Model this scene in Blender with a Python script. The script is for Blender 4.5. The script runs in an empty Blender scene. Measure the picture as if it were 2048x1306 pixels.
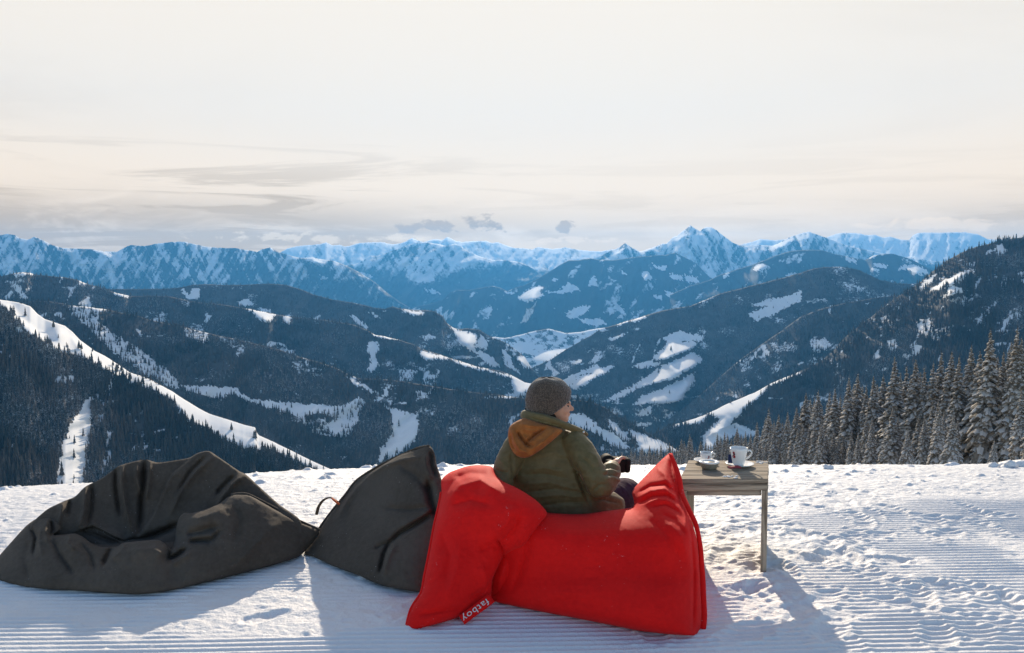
import bpy, bmesh, math, random
import numpy as np
from mathutils import Vector, Matrix, geometry as mgeo

SC = bpy.context.scene
COL = SC.collection
rad = math.radians

# ------------------------------------------------------------------ camera
F = 1569.0                    # focal length in pixels of the 2048 wide picture
W, H = 2048.0, 1306.0
PITCH = math.atan((H / 2 - 557.0) / F)
CAM_Z = 1.6
cd = bpy.data.cameras.new('camera')
cd.sensor_width = 36.0
cd.lens = 36.0 * F / W
cd.clip_start = 0.05
cd.clip_end = 120000.0
cam = bpy.data.objects.new('camera', cd)
COL.objects.link(cam)
cam.location = (0, 0, CAM_Z)
cam.rotation_euler = (rad(90) - PITCH, 0, 0)
SC.camera = cam

# ------------------------------------------------------------------ light
SUN_EL, SUN_AZ = rad(21.5), rad(3.0)          # azimuth clockwise from +Y
sd = bpy.data.lights.new('sun', 'SUN')
sd.energy = 5.0
sd.angle = rad(0.6)
sd.color = (1.0, 0.85, 0.66)
sun = bpy.data.objects.new('sun', sd)
COL.objects.link(sun)
SUN_DIR = Vector((math.sin(SUN_AZ) * math.cos(SUN_EL), math.cos(SUN_AZ) * math.cos(SUN_EL), math.sin(SUN_EL)))
sun.rotation_euler = SUN_DIR.to_track_quat('Z', 'Y').to_euler()

vs = SC.view_settings
vs.view_transform = 'Standard'
vs.look = 'None'
vs.exposure = 0.28
vs.gamma = 1.0
vs.use_curve_mapping = False
cy = SC.cycles
cy.max_bounces = 5
cy.diffuse_bounces = 3
cy.glossy_bounces = 2
cy.transmission_bounces = 2
cy.volume_bounces = 0
cy.use_denoising = True
cy.use_adaptive_sampling = True
cy.adaptive_threshold = 0.01
cy.sample_clamp_indirect = 6.0
cy.caustics_reflective = False
cy.caustics_refractive = False


class NT:
    """small helper to write node trees"""
    def __init__(self, tree):
        self.t = tree

    def n(self, kind, **kw):
        nd = self.t.nodes.new(kind)
        for k, v in kw.items():
            setattr(nd, k, v)
        return nd

    def put(self, sock, v):
        if hasattr(v, 'is_output') or isinstance(v, bpy.types.NodeSocket):
            self.t.links.new(v, sock)
        elif v is not None:
            sock.default_value = v

    def m(self, op, a, b=None, c=None, clamp=False):
        nd = self.n('ShaderNodeMath', operation=op, use_clamp=clamp)
        self.put(nd.inputs[0], a)
        if b is not None:
            self.put(nd.inputs[1], b)
        if c is not None:
            self.put(nd.inputs[2], c)
        return nd.outputs[0]

    def vm(self, op, a, b=None):
        nd = self.n('ShaderNodeVectorMath', operation=op)
        self.put(nd.inputs[0], a)
        if b is not None:
            self.put(nd.inputs[1], b)
        return nd.outputs['Value'] if op in ('DOT_PRODUCT', 'LENGTH') else nd.outputs[0]

    def xyz(self, x, y, z):
        nd = self.n('ShaderNodeCombineXYZ')
        for s, v in zip(nd.inputs, (x, y, z)):
            self.put(s, v)
        return nd.outputs[0]

    def noise(self, vec, scale, detail=4.0, rough=0.55, dist=0.0):
        nd = self.n('ShaderNodeTexNoise')
        if vec is not None:
            self.put(nd.inputs['Vector'], vec)
        nd.inputs['Scale'].default_value = scale
        nd.inputs['Detail'].default_value = detail
        nd.inputs['Roughness'].default_value = rough
        nd.inputs['Distortion'].default_value = dist
        return nd.outputs['Fac']

    def ramp(self, v, lo, hi, a=0.0, b=1.0):
        nd = self.n('ShaderNodeMapRange', interpolation_type='SMOOTHSTEP')
        self.put(nd.inputs['Value'], v)
        nd.inputs['From Min'].default_value = lo
        nd.inputs['From Max'].default_value = hi
        nd.inputs['To Min'].default_value = a
        nd.inputs['To Max'].default_value = b
        return nd.outputs['Result']

    def mix(self, fac, a, b, mode='MIX'):
        nd = self.n('ShaderNodeMix', data_type='RGBA', blend_type=mode)
        self.put(nd.inputs[0], fac)
        self.put(nd.inputs[6], a)
        self.put(nd.inputs[7], b)
        return nd.outputs[2]


def rgb(r, g, b):
    return (r, g, b, 1.0)


# ------------------------------------------------------------------ sky
world = bpy.data.worlds.new('World')
SC.world = world
world.use_nodes = True
wt = world.node_tree
wt.nodes.clear()
w = NT(wt)
tc = w.n('ShaderNodeTexCoord')
dirv = tc.outputs['Generated']
sep = w.n('ShaderNodeSeparateXYZ')
w.put(sep.inputs[0], dirv)
dx, dy, dz = sep.outputs
sky = w.n('ShaderNodeTexSky', sky_type='NISHITA')
sky.sun_disc = False
sky.sun_elevation = SUN_EL
sky.sun_rotation = SUN_AZ
sky.altitude = 1800.0
sky.air_density = 1.4
sky.dust_density = 0.2
sky.ozone_density = 2.0
sky_bg = w.vm('SCALE', sky.outputs[0])
sky_bg.node.inputs['Scale'].default_value = 0.15
az = w.m('ARCTAN2', dx, dy)
el = w.m('ARCSINE', dz)
# a thin bright veil of high cloud round the sun, thinning away from it
sdot = w.vm('DOT_PRODUCT', dirv, tuple(SUN_DIR))
veil = w.ramp(sdot, 0.58, 0.765, 0.0, 1.0)
# cloud sheet seen in perspective: a plane overhead
zz = w.m('ADD', w.m('MAXIMUM', dz, 0.0), 0.09)
plane = w.xyz(w.m('DIVIDE', dx, zz), w.m('DIVIDE', dy, zz), 0.0)
strk = w.xyz(w.m('MULTIPLY', w.m('DIVIDE', dx, zz), 0.32), w.m('DIVIDE', dy, zz), 3.7)
n1 = w.noise(w.xyz(w.m('MULTIPLY', az, 1.5), w.m('MULTIPLY', el, 21.0), 2.3), 1.6, 7.0, 0.62, 0.9)
n1b = w.noise(w.xyz(w.m('MULTIPLY', az, 2.4), w.m('MULTIPLY', el, 9.0), 7.9), 2.0, 6.0, 0.62, 0.8)
n2 = w.noise(plane, 0.40, 6.0, 0.58, 0.6)
streaky = w.ramp(n1, 0.49, 0.61)
bank = w.ramp(n1b, 0.34, 0.60)
soft = w.ramp(n2, 0.42, 0.74)
low = w.ramp(el, 0.06, 0.20, 1.0, 0.0)
low2 = w.ramp(el, 0.055, 0.115, 1.0, 0.0)
side = w.ramp(w.m('ABSOLUTE', w.m('SUBTRACT', az, 0.03)), 0.15, 0.70, 0.0, 1.0)
left = w.ramp(az, -0.30, 0.12, 1.0, 0.25)
grey = w.m('ADD', w.m('ADD', w.m('MULTIPLY', w.m('MULTIPLY', streaky, low), w.m('MULTIPLY', left, 1.0)), w.m('MULTIPLY', w.m('MULTIPLY', bank, low2), w.m('MULTIPLY', left, 1.1))),
           w.m('MULTIPLY', w.m('MULTIPLY', soft, side), 0.42), clamp=True)
hz = w.ramp(el, 0.015, 0.22, 1.0, 0.0)          # horizon band
c_white = w.mix(hz, rgb(1.03, 0.925, 0.785), rgb(1.50, 1.04, 0.52))
c_grey = w.mix(hz, rgb(0.62, 0.56, 0.48), rgb(1.0, 0.58, 0.10))
cl = w.mix(grey, c_white, c_grey)


def puff(a0, e0, wa, we, scale, seed, thr=0.5):
    """cumulus patch near the peaks: noise inside an angular envelope"""
    da = w.m('DIVIDE', w.m('SUBTRACT', az, a0), wa)
    de = w.m('DIVIDE', w.m('SUBTRACT', el, e0), we)
    r2 = w.m('ADD', w.m('MULTIPLY', da, da), w.m('MULTIPLY', de, de))
    nn = w.noise(w.xyz(w.m('MULTIPLY', az, 1.0), w.m('MULTIPLY', el, 1.9), seed), scale, 6.0, 0.6, 0.3)
    return w.ramp(w.m('SUBTRACT', nn, w.m('MULTIPLY', r2, 0.34)), thr - 0.13, thr - 0.02)


for (a0, e0, wa, we, sc_, sd_, cc) in (
        (-0.235, 0.050, 0.20, 0.010, 34.0, 1.3, (1.7, 1.2, 0.6)),
        (-0.105, 0.065, 0.056, 0.017, 30.0, 5.1, (0.75, 0.46, 0.15)),
        (-0.042, 0.068, 0.050, 0.022, 26.0, 8.8, (0.68, 0.41, 0.12)),
        (0.071, 0.066, 0.020, 0.013, 32.0, 2.4, (0.78, 0.48, 0.16)),
        (0.09, 0.048, 0.10, 0.008, 34.0, 6.4, (1.65, 1.15, 0.6)),
        (0.49, 0.060, 0.12, 0.013, 24.0, 9.4, (1.65, 1.15, 0.6))):
    cl = w.mix(w.m('MULTIPLY', puff(a0, e0, wa, we, sc_, sd_), 0.55 if cc[0] > 1 else 0.92), cl, rgb(*cc))
cls = w.vm('SCALE', cl)
cls.node.inputs['Scale'].default_value = 0.83
tot = w.mix(veil, sky_bg, cls)
bg = w.n('ShaderNodeBackground')
w.put(bg.inputs['Color'], tot)
bg.inputs['Strength'].default_value = 1.0
wo = w.n('ShaderNodeOutputWorld')
wt.links.new(bg.outputs[0], wo.inputs['Surface'])
world.cycles.sampling_method = 'MANUAL'
world.cycles.sample_map_resolution = 512


# ------------------------------------------------------------------ helpers
def ray(px, py):
    """pixel of the 2048 x 1306 picture -> direction with y = 1"""
    px = np.asarray(px, float)
    py = np.asarray(py, float)
    u = (px - W / 2) / F
    v = (H / 2 - py) / F
    c, s = math.cos(PITCH), math.sin(PITCH)
    y = c + v * s
    z = -s + v * c
    return u / y, z / y


def P(px, py, d):
    """point at the pixel and at distance d along +Y"""
    a, b = ray(px, py)
    return np.stack([a * d, d + 0 * a, CAM_Z + b * d], -1)


def pt(px, py, d):
    return Vector(P(px, py, d).tolist())


def ground_d(px, py, z=0.0):
    a, b = ray(px, py)
    return (z - CAM_Z) / b


def hsh(ix, iy, seed):
    n = (ix.astype(np.int64) * 374761393 + iy.astype(np.int64) * 668265263 + seed * 1274126177) & 0xFFFFFFFF
    n = ((n ^ (n >> 13)) * 1274126177) & 0xFFFFFFFF
    n = (n ^ (n >> 16)) & 0xFFFFFFFF
    return n.astype(np.float64) / 4294967295.0 * 2 - 1


def vnoise(x, y, seed=0):
    x = np.asarray(x, float)
    y = np.asarray(y, float)
    ix = np.floor(x)
    iy = np.floor(y)
    fx = x - ix
    fy = y - iy
    ux = fx * fx * fx * (fx * (fx * 6 - 15) + 10)
    uy = fy * fy * fy * (fy * (fy * 6 - 15) + 10)
    a = hsh(ix, iy, seed)
    b = hsh(ix + 1, iy, seed)
    c = hsh(ix, iy + 1, seed)
    d = hsh(ix + 1, iy + 1, seed)
    return a + (b - a) * ux + (c - a) * uy + (a - b - c + d) * ux * uy


def fbm(x, y, seed=0, octv=4, gain=0.5, lac=2.03):
    s = 0
    a = 1.0
    t = 0
    for k in range(octv):
        s = s + a * vnoise(np.asarray(x) * lac ** k + 17.3 * k, np.asarray(y) * lac ** k - 9.1 * k, seed + k)
        t += a
        a *= gain
    return s / t


def ridged(x, y, seed=0, octv=4, gain=0.5):
    s = 0
    a = 1.0
    t = 0
    for k in range(octv):
        s = s + a * (1 - 2 * np.abs(vnoise(np.asarray(x) * 2.1 ** k + 5.7 * k, np.asarray(y) * 2.1 ** k, seed + k)))
        t += a
        a *= gain
    return s / t


def sstep(x, a, b):
    t = np.clip((x - a) / (b - a), 0, 1)
    return t * t * (3 - 2 * t)


def inside(px, py, poly):
    r = np.zeros(px.shape, bool)
    n = len(poly)
    for i in range(n):
        x1, y1 = poly[i]
        x2, y2 = poly[(i + 1) % n]
        if y1 == y2:
            continue
        c = ((y1 > py) != (y2 > py)) & (px < (x2 - x1) * (py - y1) / (y2 - y1) + x1)
        r ^= c
    return r


def seg_dist(px, py, pts):
    """distance to a polyline and the parameter 0..1 along it and the signed side"""
    best = np.full(px.shape, 1e9)
    par = np.zeros(px.shape)
    side_ = np.zeros(px.shape)
    L = [math.hypot(b[0] - a[0], b[1] - a[1]) for a, b in zip(pts[:-1], pts[1:])]
    T = sum(L)
    acc = 0
    for (a, b), l in zip(zip(pts[:-1], pts[1:]), L):
        ex, ey = (b[0] - a[0]), (b[1] - a[1])
        t = np.clip(((px - a[0]) * ex + (py - a[1]) * ey) / (l * l + 1e-9), 0, 1)
        qx, qy = px - (a[0] + t * ex), py - (a[1] + t * ey)
        d = np.hypot(qx, qy)
        k = d < best
        best = np.where(k, d, best)
        par = np.where(k, (acc + t * l) / T, par)
        side_ = np.where(k, np.sign(ex * qy - ey * qx), side_)
        acc += l
    return best, par, side_


def new_obj(name, me, parent=None):
    o = bpy.data.objects.new(name, me)
    COL.objects.link(o)
    if parent is not None:
        o.parent = parent
    return o


def mesh_np(name, verts, faces, mats=(), smooth=True, parent=None, midx=None):
    """one mesh object from numpy vertices and quads/tris"""
    me = bpy.data.meshes.new(name)
    verts = np.asarray(verts, np.float32).reshape(-1, 3)
    if isinstance(faces, np.ndarray):
        k = faces.shape[1]
        me.vertices.add(len(verts))
        me.vertices.foreach_set('co', verts.ravel())
        me.loops.add(faces.size)
        me.loops.foreach_set('vertex_index', faces.astype(np.int32).ravel())
        me.polygons.add(len(faces))
        me.polygons.foreach_set('loop_start', np.arange(0, faces.size, k, dtype=np.int32))
        me.update(calc_edges=True)
        me.validate()
    else:
        me.from_pydata(verts.tolist(), [], faces)
    for m in mats:
        me.materials.append(m)
    if midx is not None:
        me.polygons.foreach_set('material_index', np.asarray(midx, np.int32))
    if smooth:
        me.polygons.foreach_set('use_smooth', np.ones(len(me.polygons), bool))
    me.update()
    return new_obj(name, me, parent)


def grid_faces(nr, nc):
    i = np.arange(nr * nc).reshape(nr, nc)
    return np.stack([i[:-1, :-1], i[1:, :-1], i[1:, 1:], i[:-1, 1:]], -1).reshape(-1, 4)


def fattr(o, name, vals):
    a = o.data.attributes.new(name, 'FLOAT', 'POINT')
    a.data.foreach_set('value', np.asarray(vals, np.float32).ravel())


def tag(o, label=None, cat=None, group=None, kind=None):
    if label:
        o['label'] = label
    if cat:
        o['category'] = cat
    if group:
        o['group'] = group
    if kind:
        o['kind'] = kind
    return o


def thing(name, label, cat, loc=(0, 0, 0), rotz=0.0, group=None):
    o = bpy.data.objects.new(name, None)
    o.empty_display_size = 0.1
    COL.objects.link(o)
    o.location = loc
    o.rotation_euler = (0, 0, rotz)
    return tag(o, label, cat, group)


def mat(name, color, rough=0.8, spec=0.3, build=None, **kw):
    m = bpy.data.materials.new(name)
    m.use_nodes = True
    t = m.node_tree
    b = t.nodes['Principled BSDF']
    b.inputs['Base Color'].default_value = rgb(*color)
    b.inputs['Roughness'].default_value = rough
    b.inputs['Specular IOR Level'].default_value = spec
    for k, v in kw.items():
        b.inputs[k].default_value = v
    if build:
        build(NT(t), b)
    return m


def bump(n, b, height, strength=0.4, dist=0.01):
    nd = n.n('ShaderNodeBump')
    nd.inputs['Strength'].default_value = strength
    nd.inputs['Distance'].default_value = dist
    n.put(nd.inputs['Height'], height)
    n.put(b.inputs['Normal'], nd.outputs[0])


# ------------------------------------------------------------------ haze
hm = bpy.data.materials.new('haze')
hm.use_nodes = True
hm.node_tree.nodes.clear()
hn = NT(hm.node_tree)
pv = hn.n('ShaderNodeVolumePrincipled')
HAZE_D = 2.7e-5
pv.inputs['Color'].default_value = rgb(0.09, 0.425, 0.98)
pv.inputs['Density'].default_value = HAZE_D
pv.inputs['Anisotropy'].default_value = 0.35
ho = hn.n('ShaderNodeOutputMaterial')
hm.node_tree.links.new(pv.outputs[0], ho.inputs['Volume'])
HB = ((-25000, 25000), (-1500, 30500), (-1800, 1750))
hv = [(x, y, z) for x in HB[0] for y in HB[1] for z in HB[2]]
haze = mesh_np('haze', hv, [(0, 1, 3, 2), (4, 6, 7, 5), (0, 4, 5, 1), (2, 3, 7, 6), (0, 2, 6, 4), (1, 5, 7, 3)], [hm], smooth=False)
tag(haze, kind='stuff')

# ------------------------------------------------------------------ terrain
def hill_material(name, snow_c, dark_a, dark_b, scale, lo=0.35, hi=0.62, rockiness=0.0):
    """snow where the attribute says so, dark wood or rock elsewhere"""
    def build(n, b):
        at = n.n('ShaderNodeAttribute', attribute_name='snow')
        ge = n.n('ShaderNodeNewGeometry')
        nz = n.noise(ge.outputs['Position'], scale, 5.0, 0.62)
        nz2 = n.noise(ge.outputs['Position'], scale * 0.17, 4.0, 0.6)
        s = n.m('ADD', at.outputs['Fac'], n.m('MULTIPLY', n.m('SUBTRACT', nz, 0.5), 0.9 if not rockiness else rockiness))
        s = n.ramp(s, lo, hi)
        dark = n.mix(n.ramp(nz2, 0.35, 0.65), rgb(*dark_a), rgb(*dark_b))
        n.put(b.inputs['Base Color'], n.mix(s, dark, rgb(*snow_c)))
    return mat(name, snow_c, 0.85, 0.1, build)


M_FAR = hill_material('far_mountain_snow_and_rock', (0.82, 0.82, 0.82), (0.050, 0.050, 0.055), (0.035, 0.04, 0.045), 0.0075, 0.30, 0.66, 0.40)
M_MID = hill_material('forested_mountain', (0.80, 0.80, 0.80), (0.030, 0.036, 0.036), (0.042, 0.046, 0.044), 0.006, 0.38, 0.60)
M_HILL = hill_material('wooded_hill_snow', (0.82, 0.82, 0.82), (0.060, 0.056, 0.052), (0.095, 0.088, 0.082), 0.05, 0.40, 0.60)


def curve(pts, x, wob=0.0, seed=0, freq=0.09):
    p = np.array(sorted(pts), float)
    y = np.interp(x, p[:, 0], p[:, 1])
    if wob:
        y = y + wob * fbm(x * freq, x * 0 + seed, seed, 4, 0.6)
    return y


LAYERS = {}


def layer(name, crest, bottom, D, material, slope=0.55, step=3.0, wob=1.0, relief=(0.02, 40, 0.35), polys=(), seed=1,
          snow_fn=None, crest_flat=None, speck=0.10, x0=None, x1=None, warp=3.0, hs=0.12):
    """one ridge: its crest stands at distance D(px), its near face falls to the valley, its far side drops behind"""
    x0 = crest[0][0] if x0 is None else x0
    x1 = crest[-1][0] if x1 is None else x1
    nx = int((x1 - x0) / step) + 1
    px = np.linspace(x0, x1, nx)
    yc = curve(crest, px, wob, seed)
    yb = np.maximum(curve(bottom, px), yc + 12)
    nr = int(np.max(yb - yc) / step) + 1
    t = np.linspace(0, 1, nr)[:, None]
    PX = np.broadcast_to(px, (nr, nx)).copy()
    PY = yc[None, :] + (yb - yc)[None, :] * t
    Dc = curve(D, px) if isinstance(D, (list, tuple)) else np.full(nx, float(D))
    # slope of the ground towards the viewer; benches and meadows are flatter
    wx = PX + warp * fbm(PX * 0.11, PY * 0.11, seed + 50, 3) + 3.0 * vnoise(PX * 0.45, PY * 0.45, seed + 51)
    wy = PY + warp * 0.6 * fbm(PX * 0.11 + 40, PY * 0.11, seed + 60, 3) + 2.5 * vnoise(PX * 0.45 + 9, PY * 0.5, seed + 61)
    snow = np.zeros(PX.shape)
    S = np.full(PX.shape, slope)
    S *= 1 + 0.22 * fbm(PX * 0.012, PY * 0.02, seed + 3, 3)
    for val, sl, poly in polys:
        k = inside(wx, wy, poly)
        snow = np.where(k, val, snow)
        if sl is not None:
            S = np.where(k, sl * (1 + 0.9 * fbm(PX * 0.05, PY * 0.13, seed + 70, 4, 0.6)) if sl < 0.2 else sl, S)
    if crest_flat is not None:
        dpt, fs = crest_flat
        k = sstep(PY - yc[None, :], dpt * np.clip(0.15 + 2.2 * fbm(PX[:1] * 0.035, PX[:1] * 0, seed + 9, 3), 0.02, 1.4), 0)
        S = S * (1 - k) + fs * k
    kr = np.hanning(9)
    kr /= kr.sum()
    for _ in range(2):
        pad = np.pad(S, ((0, 0), (4, 4)), 'edge')
        S = sum(pad[:, i:i + nx] * kr[i] for i in range(9))
    _, v = ray(PX, PY)
    lnD = np.log(Dc)[None, :].repeat(nr, 0)
    dpy = (yb - yc)[None, :] / (nr - 1)
    inc = dpy / F / np.maximum(S + (-v), 0.07)
    inc0 = dpy / F / np.maximum(slope + (-v), 0.07)
    dev = np.zeros((nr, nx))
    for i in range(1, nr):                      # a bench is followed by a steeper step, so that the face stays one face
        dev[i] = dev[i - 1] * 0.945 - (inc[i] - inc0[i])
    for _ in range(2):
        pad = np.pad(dev, ((0, 0), (4, 4)), 'edge')
        dev = sum(pad[:, i:i + nx] * kr[i] for i in range(9))
    lnD = lnD - np.cumsum(np.vstack([np.zeros((1, nx)), inc0[1:]]), 0) + dev
    Dm = np.exp(lnD)
    # relief: spurs and gullies running down the fall line
    amp, wl, slant = relief
    q = (PX + slant * (PY - yc[None, :])) / wl
    rl = ridged(q, PY / (wl * 3.2), seed + 20, 4, 0.55) * 0.6 + 0.4 * fbm(PX / (wl * 2.6), PY / (wl * 2.2), seed + 30, 4)
    fade = sstep(PY - yc[None, :], -1, wl * 0.8) * 0.85 + 0.15
    Dm = Dm * (1 - amp * rl * fade)
    if snow_fn is not None:
        snow = snow_fn(PX, PY, yc[None, :], rl, snow)
    V = P(PX, PY, Dm)
    # far side
    back = []
    for k in (1, 2, 3):
        Vb = V[0].copy()
        g = 1 + 0.03 * k
        Vb[:, 0] *= g
        Vb[:, 1] *= g
        Vb[:, 2] -= Dc * (0.012 * k + 0.006 * k * k) * (1.0 if crest_flat is None else 0.8)
        back.append(Vb)
    V = np.vstack([np.stack(back[::-1]), V])
    snow_all = np.vstack([np.repeat(snow[:1], 3, 0), snow])
    o = mesh_np(name, V.reshape(-1, 3), grid_faces(nr + 3, nx), [material])
    fattr(o, 'snow', snow_all)
    tag(o, kind='structure')
    LAYERS[name + str(seed)] = dict(PX=PX, PY=PY, V=V[3:], snow=snow, yc=yc)
    return LAYERS[name + str(seed)]


def far_snow(snowline, soft, streak=0.5, forest=0.0, bias=0.0):
    """snow above a ragged tree line, rock ribs showing through"""
    def f(PX, PY, yc, rl, snow):
        edge = snowline(PX) + 9 * fbm(PX * 0.03, PY * 0.03, 77, 4)
        k = sstep(PY, edge + soft, edge - soft)
        rock = 0.30 + bias + streak * 1.15 * (0.7 * rl + 1.1 * fbm((PX + 0.5 * PY) * 0.19, PY * 0.035, 91, 5, 0.65) + 0.8 * ridged((PX - 0.5 * PY) * 0.08, PY * 0.02, 17, 4, 0.6))
        base = 0.16 + 0.42 * fbm((PX + 0.3 * PY) * 0.10, PY * 0.03, 31, 5, 0.6)
        return np.maximum(snow, k * np.clip(rock + 0.18, 0, 1) + (1 - k) * np.clip(base * (1 - forest), 0, 1))
    return f


def lin(pts):
    p = np.array(pts, float)
    return lambda x: np.interp(x, p[:, 0], p[:, 1])


XL, XR = -420, 2470
# far main range
layer('mountain_range', [(XL, 480), (-200, 470), (0, 500), (540, 508), (560, 505), (575, 497), (600, 491), (622, 490), (640, 488), (652, 484), (665, 491), (680, 489), (690, 493), (700, 491), (720, 486), (735, 485), (760, 484), (785, 488), (800, 487), (815, 481), (824, 476), (835, 481), (848, 484), (860, 480), (872, 478), (885, 480), (895, 473), (905, 478), (912, 482), (925, 484), (935, 483), (955, 482), (972, 481), (985, 486), (995, 484), (1010, 490), (1030, 496), (1050, 497), (1065, 499), (1075, 494), (1090, 496), (1105, 498), (1120, 496), (1130, 494), (1145, 498), (1165, 500), (1180, 502), (1200, 503), (1215, 500), (1235, 498), (1300, 505), (1400, 510), (1460, 500), (1480, 490), (1500, 484), (1520, 478), (1550, 480), (1575, 478), (1620, 474), (1648, 476), (1665, 470), (1680, 466), (1700, 465), (1720, 467), (1735, 470), (1750, 469), (1765, 475), (1780, 473), (1800, 479), (1818, 480), (1826, 470), (1836, 466), (1850, 465), (1900, 465), (1930, 464), (1955, 468), (1975, 478), (2000, 480), (2048, 476), (2150, 470), (2300, 482), (XR, 478)],
      [(XL, 580), (XR, 580)], 28500, M_FAR, 0.30, 3, 0.9, (0.022, 12, 0.5), seed=11,
      snow_fn=far_snow(lin([(0, 545), (1000, 545), (1500, 535), (2048, 530)]), 12, 0.30, bias=0.10), crest_flat=(5, 0.12))
# nearer blue massif in the middle of the far range
layer('mountain_range', [(600, 560), (660, 540), (690, 531), (710, 529), (730, 519), (740, 511), (755, 512), (775, 505), (800, 496), (825, 487), (850, 484), (870, 487), (895, 492), (910, 487), (920, 492), (940, 505), (965, 515), (985, 520), (1010, 520), (1030, 522), (1050, 528), (1070, 540), (1085, 552), (1110, 566), (1180, 600)],
      [(600, 640), (1180, 640)], 23000, M_FAR, 0.46, 3, 0.8, (0.030, 13, 0.8), seed=12,
      snow_fn=far_snow(lin([(600, 530), (760, 545), (860, 560), (930, 540), (1000, 530), (1180, 530)]), 24, 0.45, bias=0.0),
      polys=[(0.8, 0.5, [(815, 552), (835, 545), (865, 550), (868, 560), (850, 565), (822, 560)]),
             (0.75, 0.5, [(850, 577), (875, 580), (880, 588), (862, 586)]), (0.7, 0.4, [(700, 540), (745, 550), (740, 558), (705, 548)])])
# left massif
layer('mountain_range', [(XL, 500), (-300, 470), (-180, 485), (-80, 462), (0, 470), (15, 468), (30, 470), (38, 476), (58, 479), (69, 473), (85, 480), (105, 490), (125, 496), (150, 497), (180, 498), (205, 502), (215, 505), (235, 503), (255, 492), (262, 490), (290, 492), (315, 487), (340, 484), (368, 483), (385, 487), (410, 493), (430, 495), (455, 496), (470, 496), (495, 500), (515, 504), (525, 498), (540, 495), (555, 503), (575, 510), (600, 516), (625, 515), (645, 519), (665, 521), (690, 530), (720, 545), (750, 565), (780, 590), (800, 605), (840, 625)],
      [(XL, 640), (840, 660)], [(XL, 18500), (500, 19000), (840, 17500)], M_FAR, 0.74, 2.5, 0.5, (0.030, 12, 0.6), seed=13,
      snow_fn=far_snow(lin([(0, 580), (400, 585), (560, 560), (700, 560), (840, 610)]), 60, 0.55, bias=-0.17), crest_flat=(6, 0.10),
      polys=[(1.0, 0.12, [(180, 499), (205, 503), (230, 510), (245, 520), (240, 531), (228, 528), (215, 512), (190, 506)]), (1.0, 0.12, [(610, 516), (630, 516), (652, 526), (648, 530), (625, 524)]), (1.0, 0.15, [(640, 551), (655, 556), (650, 559), (642, 557)])])
# twin peaked mountain
layer('twin_peak_mountain', [(1080, 560), (1130, 530), (1150, 524), (1180, 518), (1200, 512), (1225, 500), (1238, 495), (1250, 486), (1265, 496), (1280, 503), (1290, 500), (1310, 493), (1325, 487), (1333, 487), (1345, 475), (1355, 471), (1365, 462), (1374, 456), (1381, 450), (1389, 456), (1400, 462), (1408, 456), (1414, 454), (1422, 454), (1432, 460), (1450, 474), (1465, 485), (1480, 491), (1495, 492), (1520, 490), (1545, 492), (1565, 482), (1585, 472), (1600, 467), (1618, 463), (1640, 471), (1665, 480), (1690, 490), (1720, 497), (1780, 510), (1850, 520), (1950, 530), (2100, 540)],
      [(1080, 640), (2100, 640)], 21500, M_FAR, 0.50, 2.5, 0.5, (0.045, 16, -0.45), seed=14,
      snow_fn=far_snow(lin([(1080, 520), (1250, 530), (1330, 560), (1450, 580), (1600, 545), (1700, 530), (2100, 530)]), 18, 0.55, bias=-0.12), crest_flat=(4, 0.2),
      polys=[(1.0, 0.12, [(1204, 522), (1225, 508), (1240, 500), (1250, 490), (1246, 505), (1225, 514)]), (1.0, 0.12, [(1270, 508), (1300, 497), (1320, 490), (1300, 503)]), (1.0, 0.15, [(1530, 500), (1560, 485), (1590, 474), (1570, 492), (1545, 500)])])

FOREST = lambda PX, PY, yc, rl, snow: np.maximum(snow, 0.08 + 0.75 * np.clip(0.8 * fbm((PX + 0.4 * PY) * 0.055, PY * 0.035, 55, 5, 0.65) + 0.45 * ridged((PX + 0.7 * PY) * 0.07, PY * 0.018, 58, 4, 0.6) + 0.05, 0, 0.62))
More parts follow.
